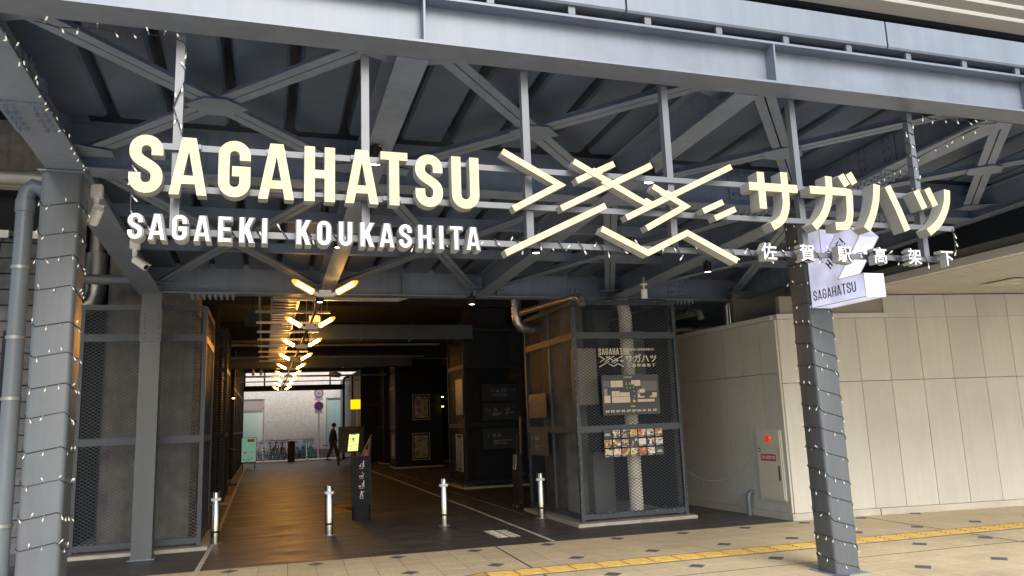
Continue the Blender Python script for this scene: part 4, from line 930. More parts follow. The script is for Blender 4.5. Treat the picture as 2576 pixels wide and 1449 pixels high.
# ================================================================== bollards
def bollard(x, y, label, group, r=.058):
    t = thing('bollard', label, 'bollard', (x, y, 0), 0, group)
    MB().tube([(0, 0, .012), (0, 0, .70), (0, 0, .708), (0, 0, .712)], [r, r, r * .93, r * .5], 24).build('post', STAIN, t)
    MB().tube([(0, 0, .585), (0, 0, .588), (0, 0, .624), (0, 0, .627)], [r, r * 1.22, r * 1.22, r], 24, caps=False).build('white_band', REFL, t)
    MB().tube([(0, 0, .150), (0, 0, .178)], r * 1.012, 24, caps=False).build('black_band', RUBBER, t)
    MB().cyl((0, 0, .003), (0, 0, .012), r * 1.75, 24).build('base_ring', GALV, t)
for x, y, l in ((-.635, 12.0, 'stainless bollard beside the left cage, leftmost of the front four'), (.93, 11.95, 'stainless bollard in the middle of the lane, second from left'), (2.665, 12.0, 'stainless bollard right of the notice stand, third from left'), (4.24, 11.95, 'stainless bollard in front of the right cage side, rightmost')):
    bollard(x, y, l, 'stainless bollards across the entrance')
bollard(-.02, 39.3, 'slim far bollard in front of the bicycles, left one', 'far bollards by the street', .05)
bollard(2.0, 39.3, 'slim far bollard in front of the bicycles, right one', 'far bollards by the street', .05)
t = thing('dark_post_box', 'squat black square post standing before the bicycles', 'post', (1.24, 38.5, 0)); MB().box(-.16, .16, -.12, .12, 0, .95).build('body', BLACK, t); MB().box(-.16, .16, -.12, .12, .951, .975).build('lid', DARKP, t)

# ================================================================== notice stand
ns = thing('notice_stand', 'black notice stand with four white warning pictograms', 'notice stand', (1.59, 13.62, 0))
MB().prism(rrect(.305, .14, .05), .0, .24, 'XY').build('base', mat('stand_base', (.009, .010, .014), .6, spec=.2), ns)
MB().prism([(-.148, .24), (.148, .24), (.148, 1.0), (.14, 1.045), (-.14, 1.045), (-.148, 1.0)], -.045, .045, 'XZ').build('panel', mat('stand_panel', (.012, .014, .019), .6, spec=.2), ns)
for s in (-1, 1): MB().box(s * .150 - .006, s * .150 + .006, -.052, .052, .2, 1.05).build('edge_trim', BLACK, ns)
def picto(kind, z):
    mb = MB(); y0, y1 = -.049, -.0452; u = .055
    def body(cx, cz, lean=0):
        mb.prism(arc(cx + .01, cz + .045, .011, .011, 0, 330, 8), y0, y1, 'XZ'); mb.prism([(cx - .012, cz - .005), (cx + .016, cz - .005), (cx + .014, cz + .03), (cx - .002, cz + .03)], y0, y1, 'XZ')
        mb.prism([(cx - .014, cz - .05), (cx - .002, cz - .05), (cx + .004, cz - .006), (cx - .010, cz - .006)], y0, y1, 'XZ'); mb.prism([(cx + .006, cz - .05), (cx + .018, cz - .05), (cx + .014, cz - .006), (cx + .005, cz - .006)], y0, y1, 'XZ')
    if kind == 0:
        body(.03, z); 
        for q in thick(arc(-.02, z - .03, .017, .017, 0, 342, 12), .005, True)[:1]: mb.prism(q, y0, y1, 'XZ')
        mb.prism(thick([(-.02, z - .03), (-.005, z + .005), (.02, z + .02)], .005)[0], y0 - .0005, y1, 'XZ')
    if kind == 1:
        mb.box(-.04, .035, y0, y1, z - .045, z - .028); mb.prism(thick([(.03, z - .02), (.035, z), (.02, z + .015), (.012, z + .035)], .007)[0], y0, y1, 'XZ')
    if kind == 2:
        body(.03, z); mb.prism([(-.045, z - .05), (-.01, z - .05), (-.005, z - .028), (-.02, z - .03), (-.043, z - .022)], y0, y1, 'XZ'); mb.prism(thick([(-.008, z - .026), (.018, z + .012)], .004)[0], y0 - .0005, y1, 'XZ')
    if kind == 3:
        mb.prism(arc(.0, z + .042, .011, .011, 0, 330, 8), y0, y1, 'XZ'); mb.prism([(-.02, z - .005), (.008, z - .01), (.018, z + .026), (-.01, z + .03)], y0, y1, 'XZ'); mb.prism(thick([(.0, z + .02), (.045, z + .04)], .011)[0], y0 - .0005, y1, 'XZ')
        mb.prism(thick([(-.008, z - .005), (-.025, z - .05)], .013)[0], y0 - .0007, y1, 'XZ'); mb.prism(thick([(.002, z - .005), (.022, z - .02), (.012, z - .048)], .012)[0], y0 - .0009, y1, 'XZ')
    mb.box(-.04, .04, y0, y1, z - .068, z - .064); mb.box(-.03, .03, y0, y1, z - .078, z - .075)
    o = mb.build('pictogram', PRINT, ns)
    if kind: MB().prism(thick([(-.045, z + .03), (.045, z - .045)], .003)[0], -.0515, -.0498, 'XZ').build('red_slash', mat('red_print', (.35, .03, .03), .5), o)
for k in range(4): picto(k, .915 - k * .165)

# lit menu screen, wooden leaflet rack and dark menu board further back
ms = thing('menu_screen', 'glowing yellow-green menu screen on a thin stand behind notice stand', 'screen', (1.66, 15.4, 0))
SCR = mat('screen_green', (.6, .7, .2), .4, emit=(.74, .86, .28), estr=.5)
mb = MB(); mb.prism([(-.13, 1.07), (.085, 1.07), (.115, 1.42), (-.095, 1.42)], -.02, .0, 'XZ'); mb.build('case', BLACK, ms)
MB().prism([(-.12, 1.085), (.073, 1.085), (.102, 1.405), (-.086, 1.405)], -.023, -.0205, 'XZ').build('display', SCR, ms)
mb = MB(); SP = mat('screen_print', (.25, .3, .05), .5)
mb.prism(arc(-.01, 1.31, .022, .026, 0, 340, 10), -.0245, -.0231, 'XZ')
for a, b, z in ((-.05, .02, 1.265), (-.08, -.04, 1.17), (-.02, .0, 1.19), (-.02, .0, 1.215), (.03, .06, 1.2), (.04, .07, 1.13), (-.09, -.05, 1.12), (.065, .09, 1.36), (-.06, .05, 1.39)): mb.box(a, b, -.0245, -.0231, z, z + .012)
mb.build('display_print', SP, ms); MB().cyl((.0, .02, .02), (.0, .02, 1.1), .014, 10).build('pole', BLACK, ms); MB().cyl((0, .02, .0), (0, .02, .02), .15, 20).build('base', BLACK, ms)
lr = thing('leaflet_rack', 'slanted wooden leaflet rack beside the glowing menu screen', 'rack', (1.86, 15.5, 0), R(-20))
MB().bar((0, 0, .02), (.12, .06, 1.3), .03, .12).build('side_board', WOOD, lr); MB().bar((-.05, -.06, .95), (.16, -.02, 1.38), .16, .02).build('shelf', WOOD, lr); MB().bar((-.02, .1, .02), (.02, .02, 1.1), .03, .1).build('side_board', WOOD, lr)
MB().box(.0, .09, -.07, -.06, .75, 1.1).build('leaflet', mat('leaflet', (.35, .14, .1), .5), lr)
db = thing('menu_board', 'wide dark menu board with food pictures standing on legs', 'board', (3.42, 32.7, 0))
MB().box(-.52, .52, -.03, .03, .5, 1.55).build('panel', foodmat(60, ((.006, .005, .005), (.008, .007, .006), (.035, .018, .01), (.006, .006, .006)), 4), db)
for x in (-.5, .5): MB().bar((x, -.1, 0), (x, 0, .65), .04, .04).build('leg', BLACK, db); MB().bar((x, .3, 0), (x, 0.03, .65), .04, .04).build('leg', BLACK, db)
MB().box(-.48, .48, -.02, .02, .28, .32).build('stretcher', BLACK, db)

# folded trolley leaning at the right cage corner
ct = thing('folded_trolley', 'folded black hand trolley with small wheels leaning behind the right cage', 'trolley', (4.30, 13.35, 0))
MB().bar((.05, 0, .1), (.10, 0, 1.62), .025, .05).build('handle_bar', mat('grip_brown', (.12, .08, .06), .5), ct); MB().bar((.0, .08, .1), (.06, .08, 1.3), .03, .03).build('frame', BLACK, ct)
MB().box(-.02, .06, -.14, .2, .15, .95).build('platform', BLACK, ct)
for y in (-.1, .12):
    wl = MB(); wl.cyl((-.055, y, .06), (-.02, y, .06), .06, 16); wo = wl.build('wheel', RUBBER, ct); MB().cyl((-.06, y, .06), (-.052, y, .06), .03, 12).build('hub', GALV, wo)
MB().tube([(-.03, -.06, .78), (-.05, -.06, .7), (-.05, .06, .7), (-.03, .06, .78), (-.02, .06, .95), (-.02, -.06, .95)], .008, 6, closed=True).build('loop', GALV, ct)

# drain grate and yellow marking in the lane
t = thing('drain_grate', 'rusty steel drain grate set in the lane behind the middle bollard', 'grate', (1.5, 16.7, 0)); MB().box(-.3, .35, -.22, .22, .001, .006).build('frame', mat('rust', (.07, .05, .04), .8), t)
for k in range(12): MB().box(-.28 + .05 * k, -.26 + .05 * k, -.2, .2, .006, .012).build('slat', GALV, t)
ym = MB().prism([(1.2, 14.9), (1.62, 14.9), (1.40, 15.9), (1.2, 15.9)], .001, .006, 'XY').build('painted_marking', mat('yellow_paint', (.45, .27, .04), .8, var=.3, vscale=8)); struct(ym)
ym = MB().prism([(1.42, 15.98), (1.9, 15.98), (1.9, 16.3), (1.38, 16.3)], .001, .006, 'XY').build('painted_marking', MATS['yellow_paint']); struct(ym)

# ================================================================== viaduct
vd = thing('railway_viaduct', 'dark concrete railway viaduct forming the roof of the passage', 'viaduct', (0, 11.5, 0))
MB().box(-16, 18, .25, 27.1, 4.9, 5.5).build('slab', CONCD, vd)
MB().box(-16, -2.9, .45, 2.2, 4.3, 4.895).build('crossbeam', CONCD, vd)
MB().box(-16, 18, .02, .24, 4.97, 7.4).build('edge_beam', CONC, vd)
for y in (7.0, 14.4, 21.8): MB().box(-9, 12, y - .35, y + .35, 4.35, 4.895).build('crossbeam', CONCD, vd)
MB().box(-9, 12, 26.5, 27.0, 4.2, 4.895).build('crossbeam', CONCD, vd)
fbm = thing('end_beam', 'dark steel beam across the far end of the passage', 'beam', (0, 38.3, 0)); MB().box(-1.2, 3.7, -.15, .15, 3.33, 3.58).build('beam', DARKW, fbm)
for x in (-.9, -.02, 3.0): MB().cyl((x, 0, 3.58), (x, 0, 4.3), .035, 8).build('hanger', BLACK, fbm)
# shop fronts on both sides
def shop(label, x0, x1, y0, y1, h, m=DARKW, side=1):
    t = thing('shop_block', label, 'shop', ((x0 + x1) / 2, y0, 0)); hx = (x1 - x0) / 2
    MB().box(-hx, hx, 0, y1 - y0, 0.0, h).build('wall', m, t); 
    xs = hx if side > 0 else -hx
    n = max(1, int((y1 - y0) / 1.5))
    for k in range(n + 1):
        y = (y1 - y0) * k / n; MB().box(xs - .03 if side > 0 else xs - .03, xs + .03, max(0.01, y - .03), y + .03, .03, h).build('mullion', CAGED, t)
    for z in (1.42, 2.84): MB().box(xs - .025, xs + .025, .03, y1 - y0 - .03, z, z + .08).build('rail', CAGED, t)
    MB().box(-hx - .06, hx + .06, -.06, y1 - y0 + .06, .0, .05).build('plinth', CONCL, t)
    return t
shop('black shop block on the left side between the cages', -4.0, -1.35, 13.5, 17.6, 4.2)
shop('black shop block on the left side beyond the second cage', -4.0, -1.05, 20.4, 25.5, 4.2)
shop('black shop block on the left side near the far end', -4.0, -.95, 26.2, 37.9, 4.2)
shop('far dark block on the right carrying two framed posters', 4.52, 6.2, 28.0, 29.3, 3.9, side=-1)
shop('dark shop block on the right far behind the posters', 4.62, 8.5, 31.5, 34.6, 3.9, side=-1)
shop('dark shop block deep on the right behind the middle cage', 7.2, 10, 15.0, 30.5, 4.2, side=-1)
wl_ = thing('back_wall', 'dark wall closing the right side behind the big cage', 'wall', (8.6, 13.4, 0)); MB().box(-2.2, 4.5, 0, .15, 0, 4.88).build('wall', DARKW, wl_)
wl_ = thing('back_wall', 'dark wall closing the left side behind the left cage', 'wall', (-3.6, 13.4, 0)); MB().box(-6, 1.2, 0, .08, 0, 4.88).build('wall', DARKW, wl_)
# small warm bracket lights on the shop fronts, and a bright strip
for x, y, z, l in ((-.92, 25.45, 2.55, 'tiny warm wall lamp on the left shop front'), (6.2, 27.8, 2.5, 'tiny warm lamp right of the framed posters, upper'), (6.2, 27.8, 2.15, 'tiny warm lamp right of the framed posters, lower')):
    t = thing('wall_lamp', l, 'lamp', (x, y, z)); MB().cyl((0, 0, 0), (0, 0, .05), .05, 10).build('shade', BLACK, t); MB().cyl((0, 0, -.02), (0, 0, -.001), .04, 10).build('bulb', mat('warm_bulb', (1, .8, .4), .4, emit=(1, .62, .22), estr=8), t)
sb = thing('poster_case', 'narrow food poster in a case right of the framed posters', 'poster', (6.75, 27.0, 0)); MB().box(-.25, .25, -.02, .0, .9, 2.0).build('picture', foodmat(61, ((.2, .1, .06), (.35, .18, .1), (.05, .04, .03), (.3, .2, .12)), 7), sb); MB().box(-.27, .27, 0.001, .05, .0, 2.03).build('case', BLACK, sb)
ys_ = thing('yellow_light_sign', 'square glowing yellow blank light sign near the far end', 'sign', (3.3, 30.0, 2.19)); MB().box(-.18, .18, -.05, .05, 0, .36).build('face', mat('yellow_lit', (.9, .7, 0), .4, emit=(1.0, .78, .0), estr=.5), ys_); MB().box(.181, 1.3, -.03, .03, .1, .2).build('arm', BLACK, ys_)

# ================================================================== lamps along the passage
rail = thing('lamp_rail', 'thin brown lamp rail running down the passage ceiling', 'rail', (.715, 9.8, 3.29)); MB().box(-.02, .02, 0, 27.4, .0, .035).build('bar', mat('rail_brown', (.12, .09, .07), .5), rail)
for k in range(9): MB().cyl((0, 1.5 + 3.3 * k, .036), (0, 1.5 + 3.3 * k, 1.5), .006, 6).build('hanger', GALV, rail)
kl = None; ORD = ('first', 'second', 'third', 'fourth', 'fifth', 'sixth', 'seventh', 'eighth', 'ninth')
for k, y in enumerate((9.94, 13.36, 16.6, 19.95, 23.1, 26.1, 29.2, 32.3, 35.4)):
    lab = 'twin amber tube lamp, %s from the entrance along the ceiling rail' % ORD[k]
    if kl is None:
        kl = thing('twin_lamp', lab, 'lamp', (.715, y, 3.2), 0, 'twin amber tube lamps along the passage')
        MB().box(-.075, .075, -.03, .03, .0, .085).build('housing', WHITE, kl)
        for s in (-1, 1):
            a = Vector((s * .10, 0, .03)); d = Vector((s * math.cos(R(30)), 0, math.sin(R(30))))
            so_ = MB(); so_.bar(a - d * .03, a + d * .05, .045, .05, (0, 1, 0)); so_ = so_.build('socket', WHITE, kl)
            tb_ = MB(); tb_.cyl(a + d * .06, a + d * .29, .026, 12); tb_.build('filament', FILA, so_)
            gt = MB(); gt.tube([a + d * .05, a + d * .06, a + d * .30, a + d * .36], [.03, .043, .043, .014], 14); gt.build('halo_shell', HALO, so_)
        kids(kl)
        fil_ = [x for x in bpy.data.objects if x.name.startswith('filament')]
    else:
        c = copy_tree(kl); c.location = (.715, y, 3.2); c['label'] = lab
dim_me = fil_[0].data, fil_[1].data
for q_ in fil_:
    q_.data = q_.data.copy(); q_.data.materials.clear(); q_.data.materials.append(FILA1)
t = thing('sensor_drum', 'white cylindrical sensor beside the second twin lamp', 'sensor', (.80, 13.6, 3.36)); MB().cyl((0, 0, .0), (0, 0, .1), .095, 20).build('body', CREAM, t); MB().cyl((0, 0, .1), (0, 0, .9), .008, 6).build('stem', GALV, t)
# cable ladder
cl = thing('cable_ladder', 'grey cable ladder with many rungs left of the lamps', 'cable tray', (.28, 12.2, 3.5))
for x in (-.2, .2): MB().box(x - .012, x + .012, 0, 14.5, 0, .06).build('side_rail', GALV, cl)
rg = MB().box(-.188, .188, -.02, .02, .012, .035).build('rung', GALV, cl); rme = rg.data; bpy.data.objects.remove(rg)
for k in range(46): o = link('rung', rme, cl); o.location = (0, .15 + .31 * k, 0)
for k in range(10):
    MB().box(-.45, .75, 1.0 + 1.4 * k - .02, 1.0 + 1.4 * k + .02, -.045, -.003).build('strut', GALV, cl)
    for x in (-.4, .7): MB().cyl((x, 1.0 + 1.4 * k, -.003), (x, 1.0 + 1.4 * k, 1.38), .006, 5).build('rod', GALV, cl)
cr_w = thing('cable_raceway', 'cream cable raceway crossing above the first lamps', 'raceway', (0, 12.6, 0)); MB().box(.1, 2.1, -.06, .06, 3.58, 3.66).build('trunking', CREAM, cr_w); MB().bar((2.1, 0, 3.62), (3.4, .1, 4.05), .12, .08).build('trunking', CREAM, cr_w)
for x in (.5, 1.3, 2.0): MB().cyl((x, 0, 3.66), (x, 0, 4.9), .006, 5).build('hanger', GALV, cr_w)
def duct(label, x0, x1, y, z0, z1, d=.4, m=DUCT):
    t = thing('ceiling_duct', label, 'duct', ((x0 + x1) / 2, y, z0), 0, 'rectangular ducts crossing the passage ceiling'); h = (x1 - x0) / 2
    MB().box(-h, h, -d / 2, d / 2, 0, z1 - z0).build('duct', m, t)
    for k in range(int((x1 - x0) / 1.1) + 1): MB().box(-h + 1.1 * k - .02, -h + 1.1 * k + .02, -d / 2 - .02, d / 2 + .02, -.02, z1 - z0 + .02).build('flange', m, t)
duct('grey rectangular duct crossing the ceiling above the notice stand', .9, 4.5, 17.1, 3.42, 3.74)
duct('grey rectangular duct crossing the ceiling further back', -1.0, 4.4, 24.2, 3.36, 3.72)
duct('dark boxed duct hanging under the slab near the entrance', 1.4, 4.1, 13.8, 3.98, 4.5, .8, DARKW)
for i, (x0, x1, y, z, r_) in enumerate(((-1.3, 4.4, 20.0, 3.62, .03), (-1.3, 4.4, 22.2, 3.5, .02), (-1.3, 4.4, 29.5, 3.45, .035), (-.9, 3.6, 31.5, 3.38, .02))):
    tag(MB().cyl((x0, y, z), (x1, y, z), r_, 10).build('ceiling_pipe', GALV), 'thin steel pipe crossing the ceiling, %s from the entrance' % ORD[i], 'pipe', 'thin pipes crossing the ceiling')
tag(MB().cyl((2.5, 31, 3.6), (3.3, 37, 3.95), .12, 14).build('ceiling_pipe', GALV), 'slanting thick grey pipe near the far end of the ceiling', 'pipe')
for x, y, l in ((-.35, 25.2, 'white pendant speaker pair, left one, near the far ceiling'), (-.12, 25.2, 'white pendant speaker pair, right one, near the far ceiling')):
    t = thing('pendant_speaker', l, 'speaker', (x, y, 3.22)); MB().tube([(0, 0, 0), (0, 0, .12), (0, 0, .2)], [.05, .05, .02], 12).build('body', WHITE, t); MB().cyl((0, 0, .2), (0, 0, .6), .008, 6).build('stem', BLACK, t)
t = thing('loudspeaker', 'black box loudspeaker hung left of the cable ladder', 'speaker', (-.25, 15.6, 3.55)); MB().box(-.14, .14, -.15, .15, 0, .3).build('cabinet', BLACK, t); MB().cyl((0, 0, .3), (0, 0, 1.3), .012, 6).build('stem', BLACK, t)
t = thing('exit_light', 'small white downlight box on the lamp rail after second lamp', 'light', (.82, 14.9, 3.15)); MB().box(-.035, .035, -.14, .14, 0, .06).build('body', WHITE, t); MB().cyl((0, 0, .06), (0, 0, .21), .01, 6).build('stem', WHITE, t)
# insulated pipes near the right cage
def pipe(label, pts, r_, m=ALU, n=14, cat='pipe', bands=()):
    t = thing('insulated_pipe', label, cat, pts[0], 0, 'silver insulated pipes by the cages'); o = Vector(pts[0])
    MB().tube([Vector(p) - o for p in pts], r_, n).build('jacket', m, t); return t
pipe('silver foil pipe dropping with an elbow left of the right cage', [(4.12, 12.5, 4.1), (4.12, 12.5, 3.34), (4.14, 12.5, 3.22), (4.22, 12.52, 3.13), (4.36, 12.55, 3.1), (4.7, 12.6, 3.1)], .085)
pipe('silver foil pipe running up towards the inner beam over the right cage', [(4.15, 12.3, 3.36), (4.35, 11.3, 3.37), (4.47, 10.6, 3.36), (4.49, 10.5, 3.32), (4.49, 10.48, 3.2)], .05)
pipe('long silver pipe resting above the cream side wall', [(6.35, 12.9, 3.12), (8.9, 12.6, 3.12)], .06)
pipe('silver pipe with capped end pointing forward right of the cage', [(6.3, 12.4, 3.15), (6.75, 11.1, 3.2), (6.79, 10.98, 3.2), (6.8, 10.95, 3.08)], .055)
pipe('bent silver pipe rising from the top of cream wall', [(7.6, 11.4, 2.9), (7.6, 11.4, 3.38), (7.66, 11.3, 3.43), (8.0, 10.9, 3.44), (8.08, 10.85, 3.38), (8.08, 10.85, 2.9)], .055)
bd = thing('large_duct', 'big dark round ventilation duct behind the inner beam at right', 'duct', (7.6, 12.75, 3.95)); MB().tube([(-.6, .1, .1), (.1, 0, 0), (.6, -.2, -.05), (1.5, -.3, .0)], .62, 28).build('shell', mat('duct_green_grey', (.14, .16, .165), .45, metal=.2, var=.1), bd)
for x in (-.2, .7): MB().tube([(x, -.05 + .63 * math.cos(a * .2244), .0 + .63 * math.sin(a * .2244)) for a in range(28)], .02, 5, closed=True).build('seam', GALV, bd)

# ================================================================== cream annex on the right
cw_ = thing('cream_annex', 'cream panelled low building with plinth on the right', 'building')
A = Vector((7.2, 9.58)); B = Vector((12.8, 8.83)); C_ = Vector((7.03, 13.3))
def onwall(P0_, P1_, s, off=0.0):
    d = (P1_ - P0_).normalized(); n = Vector((d.y, -d.x)); q = P0_ + d * s + n * off; return q
def wallbox(P0_, P1_, s0, s1, z0, z1, t0, t1, name, m, parent):
    a, b = onwall(P0_, P1_, s0, t0), onwall(P0_, P1_, s1, t0); c, d = onwall(P0_, P1_, s1, t1), onwall(P0_, P1_, s0, t1)
    return MB().add([(*a, z0), (*b, z0), (*c, z0), (*d, z0), (*a, z1), (*b, z1), (*c, z1), (*d, z1)], [(0, 3, 2, 1), (4, 5, 6, 7), (0, 1, 5, 4), (1, 2, 6, 5), (2, 3, 7, 6), (3, 0, 4, 7)]).build(name, m, parent)
Lf = (B - A).length; Ls = (C_ - A).length
front = [0.02, .40, .82, 1.30, 1.80, 2.34, 2.87, 3.42, 3.96, 4.5, 5.05, Lf]
wallbox(A, B, .10, Lf, .0, 3.235, -.12, -.02, 'backing', CREAMJ, cw_)
for i in range(len(front) - 1):
    a, b = front[i] + (.004 if i else 0), front[i + 1] - .004
    for z0, z1 in ((.105, 1.935), (1.945, 2.885), (2.885, 3.235)):
        if z0 == 2.885 and b < 1.82: continue
        wallbox(A, B, a, b, z0 + (.0 if z0 != 2.885 else .004), z1, -.02, .012, 'wall_panel', CREAMW, cw_)
wallbox(A, B, 0, 1.35, .0, .10, -.02, .03, 'plinth', PLINTH, cw_); wallbox(A, B, 1.36, Lf, .0, .10, -.02, .04, 'plinth', PLINTH, cw_)
wallbox(A, B, 0.0, 1.83, 2.89, 2.96, -.12, .05, 'coping', COPING, cw_)
wallbox(A, B, .0, 1.9, 2.965, 3.6, -1.4, -1.3, 'recess_back', mat('recess_grey', (.16, .15, .14), .7, var=.1), cw_)
wallbox(A, B, 1.84, 1.9, 2.9, 3.235, -1.3, -.0205, 'recess_side', CREAMW, cw_)
# side wall facing the passage (runs from A back to C_)
side = [0.06, .40, .86, 1.31, 2.17, 2.9, Ls]
S0, S1 = C_, A
wallbox(S0, S1, 0, Ls - .03, .0, 2.88, -.12, -.02, 'backing', CREAMJ, cw_)
for i in range(len(side) - 1):
    a, b = Ls - side[i + 1] + .004, Ls - side[i] - .004
    for z0, z1 in ((.105, 2.095), (2.105, 2.88)): wallbox(S0, S1, a, b, z0, z1, -.02, .01, 'wall_panel', CREAMW, cw_)
wallbox(S0, S1, 0, Ls + .02, .0, .10, -.02, .03, 'plinth', PLINTH, cw_)
wallbox(S0, S1, 0, Ls - .06, 2.885, 2.955, -.12, .04, 'coping', COPING, cw_)
wallbox(S0, S1, Ls - .06, Ls - .005, .105, 2.88, -.02, .016, 'corner_trim', CREAMW, cw_)
# hydrant cabinet
hc = thing('hydrant_cabinet', 'cream fire hydrant cabinet with red lamp on annex side wall', 'cabinet')
def hb(s0, s1, z0, z1, t0, t1, name, m, parent=hc): return wallbox(S0, S1, Ls - s1, Ls - s0, z0, z1, t0, t1, name, m, parent)
HCM = mat('cabinet_cream', (.66, .62, .52), .4, var=.03)
hb(.03 + .06, .66, .26, 1.28, .0101, .03, 'frame', HCM); dr = hb(.115, .635, .285, 1.02, .0305, .04, 'door', HCM); hb(.115, .635, 1.03, 1.255, .0305, .04, 'upper_panel', HCM)
hb(.145, .185, .55, .76, .0405, .047, 'handle', mat('handle_grey', (.2, .2, .21), .4, metal=.5), dr)
q = onwall(S0, S1, Ls - .36, .04); qn = onwall(S0, S1, Ls - .36, .075); ql = MB(); ql.tube([(*q, 1.15), (*qn.lerp(q, .4), 1.15), (*qn, 1.15)], [.05, .042, .015], 18); ql.build('red_lamp', mat('red_lens', (.6, .0, .0), .25, emit=(1, .02, .01), estr=.3), hc)
hb(.22, .56, .825, .92, .0405, .0425, 'red_plate', mat('red_plate', (.50, .012, .03), .5), dr)
d = (S1 - S0).normalized(); tx = text_mb('消火用散水栓', .062, .002, .84, .0008); tx.mi = [0] * len(tx.f); nn = Vector((d.y, -d.x)); cq = onwall(S0, S1, Ls - .39, .0426)
xf(tx, lambda x, y, z: (cq.x + d.x * x - nn.x * y, cq.y + d.y * x - nn.y * y, .852 + z)); tx.build('lettering', PRINT, dr)
hb(.555, .61, .945, 1.01, .0405, .042, 'green_plate', mat('green_plate', (.01, .16, .06), .5), dr)
for z in (.90, .93, .965, .995): hb(.14, .175, z, z + .012, .0405, .043, 'latch', GALV, dr)
hb(.57, .595, .96, .99, .0421, .043, 'green_mark', PRINT, dr)
# bent drain pipe and chain
dp = thing('drain_pipe', 'short grey bent drain pipe at the foot of the annex wall', 'pipe', (7.06, 10.44, 0)); MB().tube([(0, 0, 0), (0, 0, .27), (.01, 0, .31), (.04, 0, .335), (.075, 0, .34), (.10, 0, .34)], .035, 14).build('pipe', PVC, dp)
MB().tube([(0, 0, .2), (0, 0, .205), (0, 0, .27), (0, 0, .275)], [.035, .04, .04, .035], 14, caps=False).build('collar', PVC, dp)
ch = thing('chain', 'thin steel chain hanging between the right cage and the annex', 'chain', (6.17, 10.75, 0))
for k in range(46):
    s_ = k / 45; x = .0 + .96 * s_; y = -.02 - .26 * s_; z = .72 + .06 * s_ - .95 * s_ * (1 - s_) * .95
    lk = MB(); a = .017; rot = k % 2
    lk.tube([(a * math.cos(q_), (.007 * math.sin(q_) if rot else 0), (0 if rot else .007 * math.sin(q_))) for q_ in [2 * math.pi * i / 8 for i in range(8)]], .0018, 4, closed=True)
    o = lk.build('link', GALV, ch, (x, y, z)); o.rotation_euler = (0, math.atan2(-(.06 - .9 * (1 - 2 * s_)), .96), -.26)
# ribbed ceiling right of the canopy
rc = thing('ribbed_ceiling', 'beige slatted ceiling above the cream annex at far right', 'ceiling', (8.15, 3.0, 3.24)); MB().box(0, 6, 0, 6.6, .05, .12).build('backing', mat('slat_gap', (.05, .045, .04), .8), rc)
sm_ = MB().box(0, .078, .02, 6.55, .012, .049).build('slat', mat('slat_beige', (.64, .60, .52), .5, var=.06, orand=.05), rc); sme_ = sm_.data; bpy.data.objects.remove(sm_)
for k in range(52): o = link('slat', sme_, rc); o.location = (.06 + .112 * k, 0, 0)
MB().box(-.03, .055, 0, 6.6, -.02, .1).build('edge_trim', COPING, rc)
dl = thing('downlight_panel', 'square recessed downlight panel with four round lamps in ribbed ceiling', 'light', (10.1, 8.1, 3.235)); MB().box(-.26, .26, -.28, .28, -.006, .0).build('plate', mat('dl_plate', (.6, .56, .42), .4), dl)
for a in (-.12, .12):
    for b in (-.13, .13): MB().cyl((a, b, -.012), (a, b, -.0065), .085, 18).build('lamp', mat('dl_lamp', (.7, .65, .45), .2), dl)
MB().box(XE + .05, 8.12, 3.0, 9.6, 3.32, 4.0).build('side_soffit', DARKW, tag(link('soffit_wall', None), 'dark wall strip between canopy and ribbed ceiling', 'wall'))
# station eave high above
se = thing('station_eave', 'beige soffit of the station roof high above the canopy with bright line strips', 'eave', (0, 0, 5.5)); SOF = mat('soffit_beige', (.68, .60, .48), .55, var=.05, vscale=1.5)
for a, b in ((3.4, 4.73), (4.78, 5.23), (5.28, 5.435), (5.485, 5.70)): MB().box(-8, 22, a, b, 0, .12).build('soffit_panel', SOF, se)
PAL = mat('pale_strip', (.85, .83, .76), .5, emit=(1, .97, .85), estr=.25)  # pale soffit strips with slight emission
for y in (4.755, 5.255, 5.46): MB().box(-8, 22, y - .024, y + .024, -.006, .1).build('emissive_strip', PAL, se)
MB().box(-8, 22, 5.701, 5.85, -.05, .5).build('edge_gutter', DARKW, se); MB().box(-8, 22, 5.85, 12.0, .35, .5).build('upper_wall', DARKW, se)

# ================================================================== building on the left
sl_ = thing('slate_clad_wall', 'wall clad in dark slate boards behind the left column', 'wall', (-2.6, 11.45, 0))
random.seed(9)
z = .14; k = 0
while z < 4.15:
    h = min(.208, 4.2 - z)
    o1_ = random.uniform(.6, 1.2)
    for a, b in ((-3.4, -.85 + o1_ * .1), (-.84 + o1_ * .1, .0)): MB().add([(a, -.04, z), (b - .004, -.04, z), (b - .004, .02, z), (a, .02, z), (a, -.004, z + h - .013), (b - .004, -.004, z + h - .013), (b - .004, .02, z + h - .013), (a, .02, z + h - .013)], [(0, 3, 2, 1), (4, 5, 6, 7), (0, 1, 5, 4), (1, 2, 6, 5), (2, 3, 7, 6), (3, 0, 4, 7)]).build('slate_board', SIDING, sl_)
    z += .21; k += 1
MB().box(-3.4, .0, .021, .12, 0.0, 4.2).build('backing', DARKW, sl_); MB().box(-3.4, .0, -.03, .02, .0, .135).build('plinth', CAGE, sl_); MB().box(-3.4, .05, -.06, .12, 4.2, 4.27).build('coping', CAGE, sl_)
for x in (-.75, -.38): MB().box(x, x + .1, -.1, -.061, 4.17, 4.27).build('clip', WHITE, sl_)
dpp = thing('downpipe', 'tall grey plastic downpipe with elbow at the far left', 'pipe', (-2.17, 8.0, 0))
